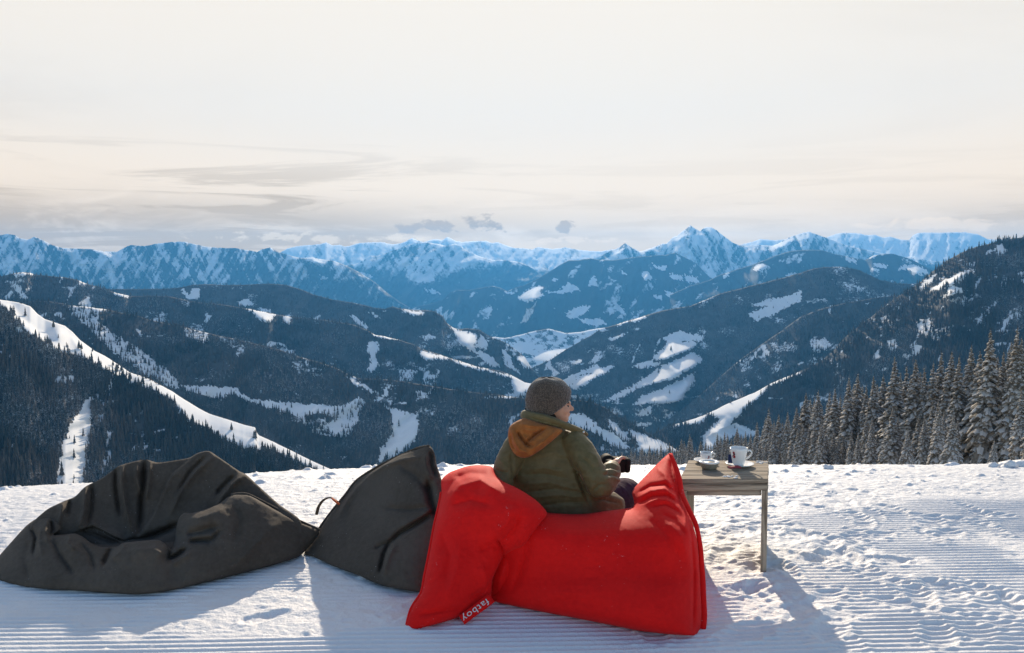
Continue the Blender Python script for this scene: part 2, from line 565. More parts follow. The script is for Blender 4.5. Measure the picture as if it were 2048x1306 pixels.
# wooded blue hills before the far ranges
layer('wooded_hill', [(780, 640), (830, 615), (850, 610), (870, 605), (885, 600), (900, 585), (915, 580), (940, 580), (960, 576), (985, 572), (1000, 575), (1015, 583), (1030, 576), (1050, 570), (1080, 555), (1100, 542), (1120, 530), (1140, 520), (1160, 520), (1180, 516), (1200, 520), (1230, 520), (1260, 515), (1290, 512), (1330, 510), (1350, 505), (1370, 515), (1390, 525), (1405, 540), (1420, 555), (1460, 575), (1540, 600)],
      [(780, 720), (1100, 730), (1540, 700)], [(780, 16800), (1540, 17600)], M_MID, 0.55, 2.5, 1.0, (0.04, 50, 0.3), seed=15, snow_fn=FOREST,
      polys=[(1, 0.10, [(1009, 582), (1025, 585), (1028, 589), (1012, 587)]), (1, 0.08, [(1034, 595), (1055, 580), (1080, 570), (1085, 575), (1078, 585), (1090, 590), (1070, 598), (1060, 604), (1045, 600)]),
             (1, 0.14, [(1102, 560), (1118, 555), (1115, 561), (1104, 562)]), (0.75, 0.5, [(1090, 585), (1120, 580), (1135, 565), (1150, 570), (1160, 580), (1125, 588)]),
             (0.8, 0.5, [(1180, 555), (1190, 550), (1194, 570), (1176, 572)]), (0.7, 0.5, [(1130, 625), (1160, 610), (1185, 612), (1175, 622), (1150, 638), (1135, 635)]),
             (0.7, 0.5, [(1155, 640), (1200, 635), (1215, 648), (1190, 652), (1160, 645)]), (1, 0.1, [(1242, 541), (1256, 548), (1255, 551), (1244, 546)]),
             (1, 0.1, [(1280, 545), (1297, 545), (1303, 556), (1290, 560), (1284, 550)]), (1, 0.12, [(1303, 528), (1320, 535), (1335, 532), (1330, 542), (1312, 537)]),
             (0.8, 0.4, [(1340, 545), (1365, 552), (1365, 562), (1345, 558)]), (0.75, 0.4, [(1370, 550), (1395, 555), (1397, 566), (1375, 566)]), (1, 0.1, [(1328, 580), (1355, 588), (1345, 598), (1335, 592)]),
             (0.7, 0.4, [(1304, 586), (1325, 592), (1322, 599), (1308, 594)]), (0.7, 0.45, [(1228, 615), (1240, 607), (1246, 622), (1255, 632), (1240, 625)]), (1, 0.1, [(1368, 572), (1378, 575), (1372, 582)]),
             (0.55, 0.5, [(960, 620), (985, 610), (980, 635), (965, 640)])])
layer('wooded_hill', [(1340, 590), (1380, 572), (1420, 560), (1440, 550), (1470, 540), (1500, 531), (1530, 520), (1555, 510), (1580, 502), (1600, 500), (1640, 500), (1670, 508), (1700, 514), (1730, 520), (1745, 512), (1760, 509), (1782, 507), (1810, 514), (1835, 525), (1860, 537), (1890, 545), (1980, 550), (2100, 540), (XR, 540)],
      [(1340, 690), (XR, 660)], [(1340, 14500), (XR, 15500)], M_MID, 0.55, 2.5, 1.0, (0.035, 44, -0.4), seed=16, snow_fn=FOREST,
      polys=[(1, 0.1, [(1440, 553), (1452, 547), (1460, 546), (1452, 556), (1444, 556)]), (1, 0.08, [(1508, 535), (1518, 528), (1530, 527), (1533, 535), (1518, 540), (1508, 542)]),
             (0.8, 0.3, [(1570, 550), (1590, 545), (1594, 550), (1575, 554)]), (1, 0.1, [(1710, 506), (1740, 511), (1755, 512), (1745, 518), (1728, 515)]), (0.9, 0.3, [(1745, 525), (1775, 530), (1775, 538), (1755, 535)]),
             (1, 0.1, [(1735, 536), (1758, 540), (1755, 543)]), (1, 0.08, [(1795, 537), (1810, 530), (1835, 530), (1858, 543), (1850, 549), (1830, 548), (1815, 538), (1798, 541)]), (0.8, 0.4, [(1690, 512), (1715, 520), (1712, 528), (1690, 522)])])
# open valley floor
VS = lambda PX, PY, yc, rl, snow: np.maximum(snow, np.clip(0.62 + 0.75 * fbm(PX * 0.09, PY * 0.15, 63, 4, 0.6), 0.1, 0.85))
layer('valley_floor', [(780, 690), (960, 672), (1010, 676), (1040, 670), (1070, 662), (1098, 657), (1130, 666), (1160, 664), (1200, 656), (1420, 650)], [(780, 860), (1420, 860)], 13000, M_HILL, 0.42, 3, 0.8, (0.01, 60, 0.2), seed=17, snow_fn=VS, polys=[(1, 0.08, [(1062, 716), (1090, 700), (1130, 697), (1185, 690), (1170, 712), (1120, 722), (1085, 728)]), (0.9, 0.3, [(1010, 690), (1040, 684), (1070, 692), (1060, 706), (1020, 704)])])

HILL = lambda sd: (lambda PX, PY, yc, rl, snow: np.maximum(snow, 0.16 + 0.62 * np.clip(fbm(PX * 0.022, PY * 0.03, sd, 5, 0.6), -0.3, 1) + 0.55 * sstep(ridged((PX + 0.5 * PY) * 0.014, PY * 0.017, sd + 3, 3, 0.55), 0.66, 0.86)))
L4A = layer('wooded_hill', [(XL, 590), (0, 585), (200, 578), (230, 578), (300, 578), (340, 577), (365, 574), (385, 570), (410, 568), (450, 570), (500, 569), (540, 567), (570, 570), (600, 578), (630, 590), (660, 598), (690, 603), (720, 608), (745, 615), (770, 618), (785, 613), (800, 617), (830, 620), (850, 620), (870, 623), (885, 632), (893, 645), (905, 655), (915, 658), (935, 657), (960, 660), (972, 668), (985, 676), (1000, 680), (1015, 688), (1030, 698), (1040, 706), (1050, 715), (1065, 738), (1090, 770)],
      [(XL, 660), (600, 700), (1090, 830)], [(XL, 7600), (600, 7400), (1090, 6600)], M_HILL, 0.55, 2.5, 0.8, (0.03, 60, 0.6), seed=21, snow_fn=HILL(5),
      polys=[(1, 0.35, [(362, 577), (368, 577), (385, 598), (374, 600)]), (1, 0.30, [(382, 578), (402, 574), (396, 598), (378, 598)]), (0.9, 0.5, [(475, 602), (500, 598), (505, 610), (482, 612)]), (0.8, 0.4, [(520, 616), (545, 618), (540, 625), (522, 624)]),
             (0.9, 0.5, [(700, 629), (708, 630), (738, 655), (735, 658), (712, 646)]), (0.8, 0.5, [(738, 620), (746, 626), (760, 636), (750, 635)]), (1, 0.06, [(803, 620), (846, 624), (848, 629), (825, 629), (806, 624)]),
             (1, 0.06, [(895, 648), (912, 657), (914, 661), (935, 663), (950, 667), (954, 684), (945, 690), (925, 692), (913, 680), (910, 664)]), (0.9, 0.5, [(928, 690), (950, 698), (985, 713), (1000, 730), (990, 735), (962, 716), (940, 700)]),
             (0.8, 0.5, [(962, 668), (975, 680), (975, 696), (950, 696)]), (1, 0.10, [(930, 684), (950, 692), (946, 700), (932, 692)]), (0.9, 0.5, [(1003, 697), (1014, 702), (1030, 735), (1040, 748), (1010, 730)]), (1, 0.06, [(1032, 712), (1052, 711), (1072, 728), (1068, 736), (1048, 736)]), (0.7, 0.5, [(842, 672), (862, 668), (872, 678), (850, 680)])])
L4B = layer('wooded_hill', [(XL, 560), (-200, 548), (-60, 556), (0, 553), (30, 546), (45, 544), (58, 545), (72, 550), (100, 552), (130, 555), (155, 560), (175, 568), (200, 575), (215, 580), (230, 585), (260, 592), (300, 592), (340, 593), (370, 600), (400, 605), (440, 608), (480, 615), (520, 622), (560, 630), (590, 635), (620, 638), (650, 640), (680, 645), (710, 650), (735, 660), (750, 670), (770, 673), (800, 680), (830, 690), (845, 699), (860, 703), (880, 709), (900, 716), (920, 722), (950, 732), (975, 737), (1000, 742), (1020, 749), (1050, 765), (1090, 772), (1150, 800)],
      [(XL, 680), (140, 690), (400, 740), (720, 800), (1000, 830), (1150, 840)], [(XL, 5400), (1150, 5400)], M_HILL, 0.55, 2.5, 0.8, (0.03, 70, 0.7), seed=22, snow_fn=HILL(6),
      polys=[(1, 0.05, [(20, 550), (35, 545), (62, 545), (70, 549), (40, 552)]), (1, 0.06, [(160, 563), (172, 569), (170, 573), (158, 566)]), (1, 0.05, [(226, 585), (262, 592), (258, 596), (230, 590)]),
             (0.6, 0.5, [(10, 562), (30, 560), (60, 598), (50, 602)]), (0.5, 0.5, [(160, 598), (178, 600), (190, 615), (160, 606)]),
             (1, 0.07, [(480, 612), (510, 620), (548, 628), (549, 638), (540, 646), (515, 638), (505, 625)]), (1, 0.12, [(566, 634), (582, 634), (578, 648), (568, 645)]),
             (1, 0.05, [(745, 668), (800, 676), (838, 680), (838, 684), (770, 677), (748, 673)]), (0.9, 0.4, [(735, 684), (755, 683), (758, 700), (750, 714), (758, 730), (745, 745), (733, 742), (742, 720), (735, 700)]),
             (1, 0.06, [(838, 699), (857, 704), (860, 708), (882, 710), (898, 715), (896, 719), (870, 719), (850, 719), (841, 709)]), (1, 0.06, [(903, 717), (950, 732), (1000, 745), (1030, 752), (1062, 764), (1078, 774), (1040, 792), (1026, 786), (1023, 757), (990, 746), (970, 742), (912, 728)]),
             (1, 0.06, [(934, 708), (948, 714), (942, 723), (932, 717)]), (0.6, 0.5, [(795, 735), (830, 740), (825, 760), (800, 762)]), (0.8, 0.5, [(1005, 790), (1040, 785), (1060, 790), (1020, 800)])])
L5 = layer('wooded_hill', [(XL, 640), (-100, 630), (0, 616), (35, 606), (70, 602), (100, 603), (125, 607), (140, 611), (180, 614), (220, 620), (250, 627), (275, 632), (300, 640), (350, 650), (400, 662), (440, 672), (480, 680), (520, 690), (560, 700), (600, 714), (640, 725), (670, 735), (700, 750), (720, 757), (760, 758), (800, 762), (850, 770), (900, 778), (950, 785), (1000, 790), (1040, 796), (1080, 800), (1150, 800), (1180, 803), (1210, 815), (1240, 836), (1270, 852), (1300, 868), (1330, 885), (1400, 930)],
      [(XL, 760), (0, 800), (300, 880), (700, 1000), (1400, 1010)], [(XL, 4000), (700, 3900), (1400, 3300)], M_HILL, 0.52, 2.5, 0.8, (0.035, 80, 0.9), seed=23, snow_fn=HILL(7), warp=5.0,
      polys=[(0.62, 0.4, [(133, 612), (180, 613), (200, 622), (190, 640), (230, 668), (280, 698), (330, 735), (368, 772), (350, 780), (290, 748), (240, 716), (200, 682), (165, 645)]),
             (1, 0.06, [(140, 611), (180, 614), (215, 620), (212, 623), (175, 618)]), (0.85, 0.4, [(365, 770), (400, 772), (440, 773), (470, 776), (502, 797), (560, 803), (620, 808), (680, 812), (722, 795), (730, 806), (715, 822), (660, 822), (600, 832), (540, 818), (500, 802), (455, 785), (450, 802), (430, 797), (400, 788), (370, 782)]),
             (0.68, 0.45, [(640, 826), (690, 812), (728, 800), (716, 840), (705, 860), (690, 877), (660, 872), (640, 852), (672, 836)]), (0.5, 0.5, [(600, 840), (650, 835), (670, 875), (630, 870)]), (0.85, 0.35, [(770, 812), (800, 820), (834, 830), (838, 862), (820, 892), (790, 912), (752, 930), (760, 900), (788, 862), (783, 832)]),
             (1, 0.07, [(777, 772), (775, 790), (760, 800), (745, 808), (748, 802), (768, 788), (772, 775)]), (0.9, 0.08, [(688, 748), (715, 762), (752, 785), (747, 788), (710, 768)]), (0.55, 0.4, [(366, 654), (400, 660), (425, 682), (400, 688), (372, 672)]), (0.5, 0.45, [(465, 688), (492, 690), (486, 716), (476, 714)]), (0.45, 0.5, [(600, 728), (650, 735), (648, 758), (610, 748)]),
             (0.95, 0.5, [(1125, 828), (1165, 826), (1205, 856), (1238, 874), (1262, 895), (1240, 898), (1215, 885), (1180, 862), (1145, 850)]), (1, 0.06, [(1213, 838), (1235, 850), (1262, 880), (1256, 884), (1225, 862)]), (1, 0.06, [(1252, 858), (1290, 870), (1335, 888), (1370, 905), (1285, 905), (1268, 878)]), (0.8, 0.1, [(950, 796), (1000, 792), (1040, 790), (1020, 798)]),
             (0.6, 0.3, [(830, 780), (860, 785), (855, 795), (832, 792)])])
R1 = layer('wooded_hill', [(1020, 800), (1050, 745), (1065, 735), (1100, 720), (1130, 700), (1165, 680), (1185, 670), (1200, 658), (1225, 651), (1250, 643), (1280, 635), (1300, 628), (1330, 620), (1380, 612), (1410, 600), (1440, 587), (1480, 577), (1520, 567), (1560, 557), (1600, 546), (1625, 538), (1648, 534), (1680, 534), (1700, 536), (1720, 541), (1740, 550), (1760, 560), (1790, 566), (1820, 568), (1860, 566), (1980, 560), (XR, 560)],
      [(1020, 900), (1330, 900), (1560, 790), (1760, 660), (XR, 640)], [(1020, 7600), (XR, 6800)], M_HILL, 0.55, 2.5, 0.8, (0.03, 80, -0.8), seed=24, snow_fn=HILL(8),
      polys=[(0.95, 0.5, [(1325, 676), (1345, 667), (1356, 660), (1375, 667), (1406, 671), (1402, 682), (1370, 680), (1345, 690)]), (1, 0.07, [(1335, 680), (1365, 682), (1395, 684), (1385, 697), (1360, 706), (1330, 719), (1300, 722), (1308, 713), (1328, 694)]),
             (1, 0.07, [(1262, 733), (1298, 720), (1300, 733), (1280, 736)]), (0.9, 0.5, [(1300, 722), (1325, 727), (1315, 733), (1300, 733)]), (1, 0.06, [(1207, 804), (1240, 783), (1265, 772), (1300, 749), (1330, 730), (1384, 705), (1400, 713), (1406, 724), (1376, 740), (1350, 756), (1310, 766), (1275, 776), (1255, 790), (1216, 803)]),
             (1, 0.06, [(1263, 809), (1290, 790), (1330, 775), (1370, 755), (1391, 744), (1388, 770), (1370, 786), (1366, 800), (1340, 806), (1300, 805), (1280, 811)]), (1, 0.10, [(1138, 772), (1160, 754), (1200, 735), (1232, 731), (1215, 744), (1180, 762), (1150, 782)]), (0.9, 0.5, [(1110, 770), (1140, 752), (1195, 728), (1200, 735), (1160, 752), (1138, 772)]),
             (1, 0.08, [(1143, 724), (1155, 719), (1165, 721), (1152, 729)]), (0.9, 0.5, [(1178, 722), (1192, 710), (1202, 712), (1192, 726), (1180, 729)]), (1, 0.08, [(1216, 678), (1240, 669), (1256, 663), (1240, 676), (1221, 681)]),
             (0.88, 0.5, [(1498, 612), (1530, 601), (1580, 591), (1608, 578), (1600, 601), (1560, 622), (1512, 642), (1493, 628), (1535, 612)]), (1, 0.06, [(1232, 649), (1256, 641), (1254, 646), (1236, 652)]), (1, 0.06, [(1264, 640), (1292, 631), (1290, 636), (1268, 645)]),
             (0.6, 0.5, [(1618, 682), (1648, 675), (1666, 690), (1640, 707), (1624, 702)]), (0.5, 0.5, [(1478, 718), (1508, 708), (1502, 740), (1480, 742)]), (0.7, 0.5, [(1268, 832), (1290, 815), (1306, 812), (1300, 830)]), (0.55, 0.5, [(1328, 830), (1350, 822), (1354, 842), (1330, 846)]),
             (0.6, 0.5, [(1700, 570), (1735, 575), (1725, 585)]), (0.5, 0.5, [(1610, 600), (1660, 596), (1655, 604), (1615, 608)])])
R1B = layer('wooded_hill', [(1320, 850), (1366, 818), (1405, 786), (1450, 745), (1490, 712), (1530, 684), (1560, 664), (1600, 634), (1640, 618), (1690, 606), (1750, 596), (1830, 586), (1900, 580), (XR, 575)], [(1320, 900), (1560, 800), (1760, 670), (XR, 650)], [(1320, 5700), (XR, 5300)], M_HILL, 0.55, 2.5, 1.0, (0.03, 70, -0.8), seed=27, snow_fn=HILL(18),
      polys=[(0.62, 0.5, [(1618, 682), (1648, 675), (1666, 690), (1640, 707), (1624, 702)]), (0.5, 0.5, [(1478, 722), (1508, 710), (1502, 740), (1480, 744)]), (0.5, 0.5, [(1540, 690), (1590, 684), (1600, 700), (1550, 706)])])
R2 = layer('wooded_hill', [(1240, 905), (1270, 890), (1300, 872), (1335, 853), (1360, 846), (1390, 837), (1420, 825), (1450, 810), (1480, 797), (1510, 785), (1540, 768), (1570, 755), (1600, 743), (1620, 735), (1648, 718), (1670, 698), (1690, 675), (1710, 660), (1730, 643), (1750, 628), (1770, 612), (1790, 597), (1810, 585), (1825, 575), (1840, 565), (1852, 555), (1865, 543), (1880, 533), (1895, 520), (1910, 512), (1930, 502), (1950, 494), (1970, 490), (1990, 484), (2010, 480), (2030, 476), (2048, 475), (2200, 450), (XR, 420)],
      [(1240, 1010), (XR, 1010)], [(1240, 3900), (XR, 4000)], M_HILL, 0.52, 2.5, 0.8, (0.035, 90, -0.9), seed=25, snow_fn=HILL(9),
      polys=[(1, 0.06, [(1333, 855), (1400, 833), (1440, 815), (1450, 808), (1480, 795), (1500, 784), (1536, 767), (1533, 781), (1510, 801), (1490, 816), (1480, 831), (1466, 838), (1440, 838), (1420, 828), (1400, 846), (1360, 852)]),
             (1, 0.06, [(1440, 836), (1468, 836), (1462, 850), (1438, 862), (1420, 872), (1440, 884), (1420, 905), (1408, 905), (1403, 872), (1428, 850)]), (0.95, 0.5, [(1438, 862), (1470, 846), (1500, 855), (1522, 872), (1440, 884), (1420, 872)]), (1, 0.05, [(1536, 766), (1600, 742), (1600, 749), (1540, 773)]),
             (1, 0.06, [(1862, 577), (1890, 560), (1925, 544), (1935, 548), (1915, 560), (1908, 568), (1880, 578), (1865, 582)]), (0.85, 0.45, [(1925, 544), (1950, 536), (1948, 547), (1935, 550)]), (1, 0.08, [(1895, 577), (1908, 570), (1930, 581), (1905, 589), (1882, 597), (1892, 586)]),
             (0.85, 0.3, [(1848, 560), (1876, 546), (1862, 566), (1844, 582), (1840, 574)]), (0.65, 0.5, [(1955, 640), (1975, 615), (1994, 600), (1988, 614), (1970, 636), (1952, 656)]), (0.62, 0.5, [(1833, 640), (1860, 635), (1872, 660), (1852, 678), (1835, 672)]), (0.65, 0.5, [(1772, 683), (1792, 679), (1792, 702), (1776, 704)]),
             (0.55, 0.5, [(1815, 593), (1832, 585), (1815, 602)]), (0.5, 0.5, [(1890, 600), (1930, 590), (1940, 615), (1905, 606)]), (0.6, 0.5, [(1975, 500), (1995, 496), (1980, 508), (1968, 509)]), (0.5, 0.5, [(1860, 660), (1910, 648), (1880, 680), (1862, 690)]), (0.6, 0.5, [(2036, 545), (2060, 540), (2060, 580), (2040, 560)])])
L6 = layer('ski_run_hill', [(XL, 590), (-150, 588), (-20, 597), (0, 599), (20, 602), (38, 605), (60, 612), (75, 628), (90, 638), (110, 645), (130, 652), (145, 664), (160, 680), (190, 702), (210, 712), (235, 728), (260, 745), (300, 758), (340, 780), (370, 800), (400, 818), (420, 828), (460, 840), (490, 850), (510, 855), (516, 870), (550, 885), (580, 900), (620, 920), (660, 938), (690, 946), (740, 958), (900, 985)],
      [(XL, 1060), (900, 1060)], [(XL, 2400), (300, 2350), (900, 2050)], M_HILL, 0.50, 2.5, 0.7, (0.03, 90, 0.8), seed=26, snow_fn=HILL(10), warp=4.0,
      polys=[(1, 0.10, [(XL, 580), (0, 597), (38, 604), (60, 610), (90, 636), (130, 650), (160, 678), (210, 710), (260, 743), (340, 778), (420, 826), (490, 848), (512, 853), (514, 860), (505, 874), (540, 899), (575, 904), (560, 900), (520, 900), (480, 894), (440, 874), (410, 856), (380, 844), (360, 830), (354, 806), (330, 794), (300, 776), (270, 764), (240, 754), (210, 739), (190, 727), (160, 712), (120, 702), (90, 692), (70, 677), (50, 657), (15, 622), (0, 610), (XL, 604)]),
             (1, 0.07, [(512, 866), (550, 883), (580, 898), (620, 918), (660, 936), (690, 944), (760, 960), (700, 962), (660, 950), (600, 925), (560, 906), (515, 895)]),
             (0.97, 0.36, [(18, 604), (40, 606), (62, 613), (92, 638), (112, 650), (96, 668), (76, 662), (52, 642), (30, 622)]), (0.97, 0.30, [(100, 672), (140, 668), (150, 690), (165, 706), (130, 700)]), (0.95, 0.34, [(120, 652), (150, 660), (190, 690), (170, 690), (140, 672)]), (0.75, 0.2, [(222, 728), (262, 748), (290, 768), (300, 782), (262, 764), (238, 752)]),
             (0.9, 0.45, [(178, 792), (185, 796), (182, 830), (176, 880), (171, 930), (166, 990), (108, 990), (117, 940), (124, 890), (140, 850), (164, 815)]), (0.62, 0.5, [(183, 800), (235, 800), (215, 812), (190, 810)]), (0.65, 0.5, [(190, 832), (212, 822), (208, 845), (196, 848)]), (0.75, 0.5, [(213, 862), (228, 864), (222, 900), (224, 940), (200, 952), (212, 915)]), (0.5, 0.5, [(100, 800), (150, 790), (120, 830)])])


# ------------------------------------------------------------------ distant woods: small spruces on the hills
def wood_material(name, a, b, snow=0.25):
    def build(n, bs):
        oi = n.n('ShaderNodeObjectInfo')
        ge = n.n('ShaderNodeNewGeometry')
        nz = n.noise(ge.outputs['Position'], 0.35, 3.0, 0.6)
        c = n.mix(oi.outputs['Random'], rgb(*a), rgb(*b))
        big = n.noise(oi.outputs['Location'], 0.0045, 5.0, 0.65)
        c = n.mix(n.ramp(big, 0.38, 0.66), c, rgb(0.036, 0.036, 0.030))
        frost = n.ramp(n.noise(oi.outputs['Location'], 0.0030, 4.0, 0.6), 0.44, 0.64)
        sp = n.n('ShaderNodeSeparateXYZ')
        n.put(sp.inputs[0], ge.outputs['True Normal'])
        up = n.m('MULTIPLY', n.ramp(nz, 0.42, 0.68), n.ramp(sp.outputs[2], 0.05, 0.4))
        n.put(bs.inputs['Base Color'], n.mix(n.m('MULTIPLY', n.m('MULTIPLY', up, frost), snow), c, rgb(0.7, 0.7, 0.72)))
    return mat(name, a, 0.9, 0.05, build)


M_WOOD = wood_material('dark_spruce_wood', (0.062, 0.048, 0.038), (0.135, 0.105, 0.082), 0.85)


def tree_nodes(material):
    ng = bpy.data.node_groups.new('scatter_spruces', 'GeometryNodeTree')
    ng.interface.new_socket('Geometry', in_out='INPUT', socket_type='NodeSocketGeometry')
    ng.interface.new_socket('Geometry', in_out='OUTPUT', socket_type='NodeSocketGeometry')
    n = NT(ng)
    gi, go = n.n('NodeGroupInput'), n.n('NodeGroupOutput')
    jn = n.n('GeometryNodeJoinGeometry')
    for r, z0, hh in ((0.17, 0.04, 0.50), (0.125, 0.32, 0.40), (0.075, 0.60, 0.40)):
        c = n.n('GeometryNodeMeshCone', fill_type='NONE')
        c.inputs['Vertices'].default_value = 7
        c.inputs['Radius Top'].default_value = 0.0
        c.inputs['Radius Bottom'].default_value = r
        c.inputs['Depth'].default_value = hh
        tr = n.n('GeometryNodeTransform')
        tr.inputs['Translation'].default_value = (0.01 * r, 0, z0)
        ng.links.new(c.outputs['Mesh'], tr.inputs['Geometry'])
        ng.links.new(tr.outputs[0], jn.inputs[0])
    sm = n.n('GeometryNodeSetMaterial')
    sm.inputs['Material'].default_value = material
    ng.links.new(jn.outputs[0], sm.inputs[0])
    io = n.n('GeometryNodeInstanceOnPoints')
    ng.links.new(gi.outputs[0], io.inputs['Points'])
    ng.links.new(sm.outputs[0], io.inputs['Instance'])
    na = n.n('GeometryNodeInputNamedAttribute', data_type='FLOAT')
    na.inputs['Name'].default_value = 'size'
    nr_ = n.n('GeometryNodeInputNamedAttribute', data_type='FLOAT')
    nr_.inputs['Name'].default_value = 'turn'
    cx = n.n('ShaderNodeCombineXYZ')
    ng.links.new(nr_.outputs[0], cx.inputs[2])
    ng.links.new(cx.outputs[0], io.inputs['Rotation'])
    ng.links.new(na.outputs[0], io.inputs['Scale'])
    ng.links.new(io.outputs[0], go.inputs[0])
    return ng


TREE_NG = tree_nodes(M_WOOD)


def wood(lay, cell, size, seed, thin=0.0, edge=0.45):
    """spruces standing on one hill wherever it is not open snow"""
    rng = np.random.default_rng(seed)
    PX, PY, V, S = lay['PX'], lay['PY'], lay['V'], lay['snow']
    nr, nx = PX.shape
    # area in picture units of every mesh cell decides how many stand on it
    a = (np.abs(PX[:-1, 1:] - PX[:-1, :-1]) * np.abs(PY[1:, :-1] - PY[:-1, :-1])).ravel()
    onpic = ((PX[:-1, :-1] > -330) & (PX[:-1, :-1] < 2380)).ravel()
    k = rng.poisson(a / cell * onpic)
    idx = np.repeat(np.arange(a.size), k)
    i, j = idx // (nx - 1), idx % (nx - 1)
    u, v = rng.random(idx.size), rng.random(idx.size)

    def lerp(A):
        A = A if A.ndim == 3 else A[..., None]
        p = A[i, j] * ((1 - u) * (1 - v))[:, None] + A[i, j + 1] * (u * (1 - v))[:, None] + A[i + 1, j] * ((1 - u) * v)[:, None] + A[i + 1, j + 1] * (u * v)[:, None]
        return p
    pos = lerp(V)
    s = lerp(S)[:, 0]
    x = lerp(PX)[:, 0]
    y = lerp(PY)[:, 0]
    clump = fbm(x * 0.05, y * 0.07, seed, 4)
    prob = 1.0 - sstep(s, 0.22, edge + 0.45) * 1.0
    prob = np.where(s > 0.97, 0.0, np.where(s > 0.82, 0.03, prob)) * (0.9 + 0.4 * clump) - thin
    keep = rng.random(idx.size) < prob
    pos = pos[keep]
    me = bpy.data.meshes.new('wood')
    me.from_pydata([], [], [])
    me.vertices.add(len(pos))
    me.vertices.foreach_set('co', pos.astype(np.float32).ravel())
    o = new_obj('spruce_forest', me)
    fattr(o, 'size', size * (0.42 + 0.75 * rng.random(len(pos)) ** 1.4 + 0.45 * np.clip(clump[keep], -0.4, 1)))
    fattr(o, 'turn', rng.random(len(pos)) * 6.28)
    md = o.modifiers.new('spruces', 'NODES')
    md.node_group = TREE_NG
    tag(o, kind='stuff')
    return o


wood(L6, 15, 27, 1)
wood(L5, 13, 28, 2)
wood(L4B, 11, 28, 3)
wood(L4A, 10, 25, 4)
wood(R2, 12, 29, 5)
wood(R1, 11, 26, 6)
wood(R1B, 11, 27, 7)

# ------------------------------------------------------------------ the groomed snow we stand on
def g_of(u):
    return np.interp(u, [-1.0, -0.2, 0.05, 0.2, 0.35, 0.5, 0.57, 0.62, 0.70, 0.95], [0.36, 0.33, 0.285, 0.268, 0.258, 0.252, 0.240, 0.226, 0.208, 0.19])


def base_z(u, d):
    y0 = np.interp(u, [-0.95, -0.65, -0.35, -0.08, 0.3, 0.66], [4.3, 4.72, 5.25, 5.60, 5.58, 5.70])
    t = np.clip(d - y0, 0, None)
    s_max = 0.30
    tm = s_max / 0.12
    zc = np.where(t < tm, -0.06 * t * t, -0.06 * tm * tm - s_max * (t - tm))
    zh = -g_of(u) * d
    k = sstep(d, 50, 100)
    return zc * (1 - k) + zh * k


def hill_z(x, d):
    return float(base_z(np.array(x / d), np.array(float(d))))


def snow_relief(X, Y, U, far):
    """corduroy of the groomer, trodden patches, boot prints and loose lumps, in metres"""
    ph = (Y - 0.035 * X + 0.008 * fbm(X * 0.5, Y * 0.7, 3, 2)) / 0.0435
    fr = ph - np.floor(ph)
    cord = np.where(fr < 0.62, np.sin(fr / 0.62 * math.pi) ** 0.8, 0.0) - 0.45
    # rough, churned snow towards the edge and round the seats
    edge = np.interp(U, [-0.9, -0.3, 0.1, 0.28, 0.42, 0.66, 0.9], [4.0, 4.3, 4.5, 5.1, 5.6, 5.75, 5.8])
    rough = sstep(Y + 0.25 * fbm(X * 0.9, Y * 0.9, 8, 3), edge - 0.12, edge + 0.10)
    tr = fbm(X * 1.15 + 3.3, Y * 1.9, 12, 4, 0.55)
    near_seats = np.exp(-((X - 1.15) / 1.2) ** 2 - ((Y - 4.6) / 0.9) ** 2) * 0.30 + np.exp(-((X + 0.55) / 0.5) ** 2 - ((Y - 3.7) / 0.5) ** 2) * 0.12 + np.exp(-((X + 1.6) / 0.8) ** 2 - ((Y - 3.55) / 0.35) ** 2) * 0.5
    trod = sstep(tr + near_seats, 0.26, 0.40)
    trod = np.maximum(trod, rough)
    trod = trod * (1 - 0.85 * sstep(U, 0.50, 0.60) * (1 - rough) * (Y < 4.4))
    c1 = fbm(X * 22, Y * 27, 21, 4, 0.6)
    c2 = ridged(X * 9, Y * 11, 23, 3, 0.5)
    lump = np.clip(fbm(X * 26, Y * 30, 25, 3, 0.6) - 0.18, 0, 1)
    h = cord * 0.0085 * (1 - trod) * (0.8 + 0.4 * fbm(X * 1.5, Y * 4, 31, 2))
    h += trod * (0.0068 * c1 + 0.0035 * c2 - 0.003 + 0.011 * lump * (0.4 + 0.6 * rough))
    h += 0.03 * fbm(X * 0.45, Y * 0.55, 33, 3) * (1 - np.exp(-((Y - 3.9) / 1.3) ** 2) * 0.6)
    h += rough * 0.009 * fbm(X * 3.0, Y * 3.6, 35, 3)
    return h, trod


rows = np.concatenate([2.5 * np.exp(np.arange(0, 680) * 0.00182), 8.62 * np.exp(np.arange(1, 150) * 0.0302)])
us = np.linspace(-0.95, 0.95, 660)
Ug, Yg = np.meshgrid(us, rows)
Xg = Ug * Yg
Zg = base_z(Ug, Yg)
hr, trod_g = snow_relief(Xg, Yg, Ug, None)
fade_far = 1 - sstep(Yg, 9.5, 14)
Zg = Zg + hr * fade_far + (1 - fade_far) * 0.35 * fbm(Xg * 0.12, Yg * 0.12, 41, 4) * sstep(Yg, 9.5, 20)
rng = np.random.default_rng(5)


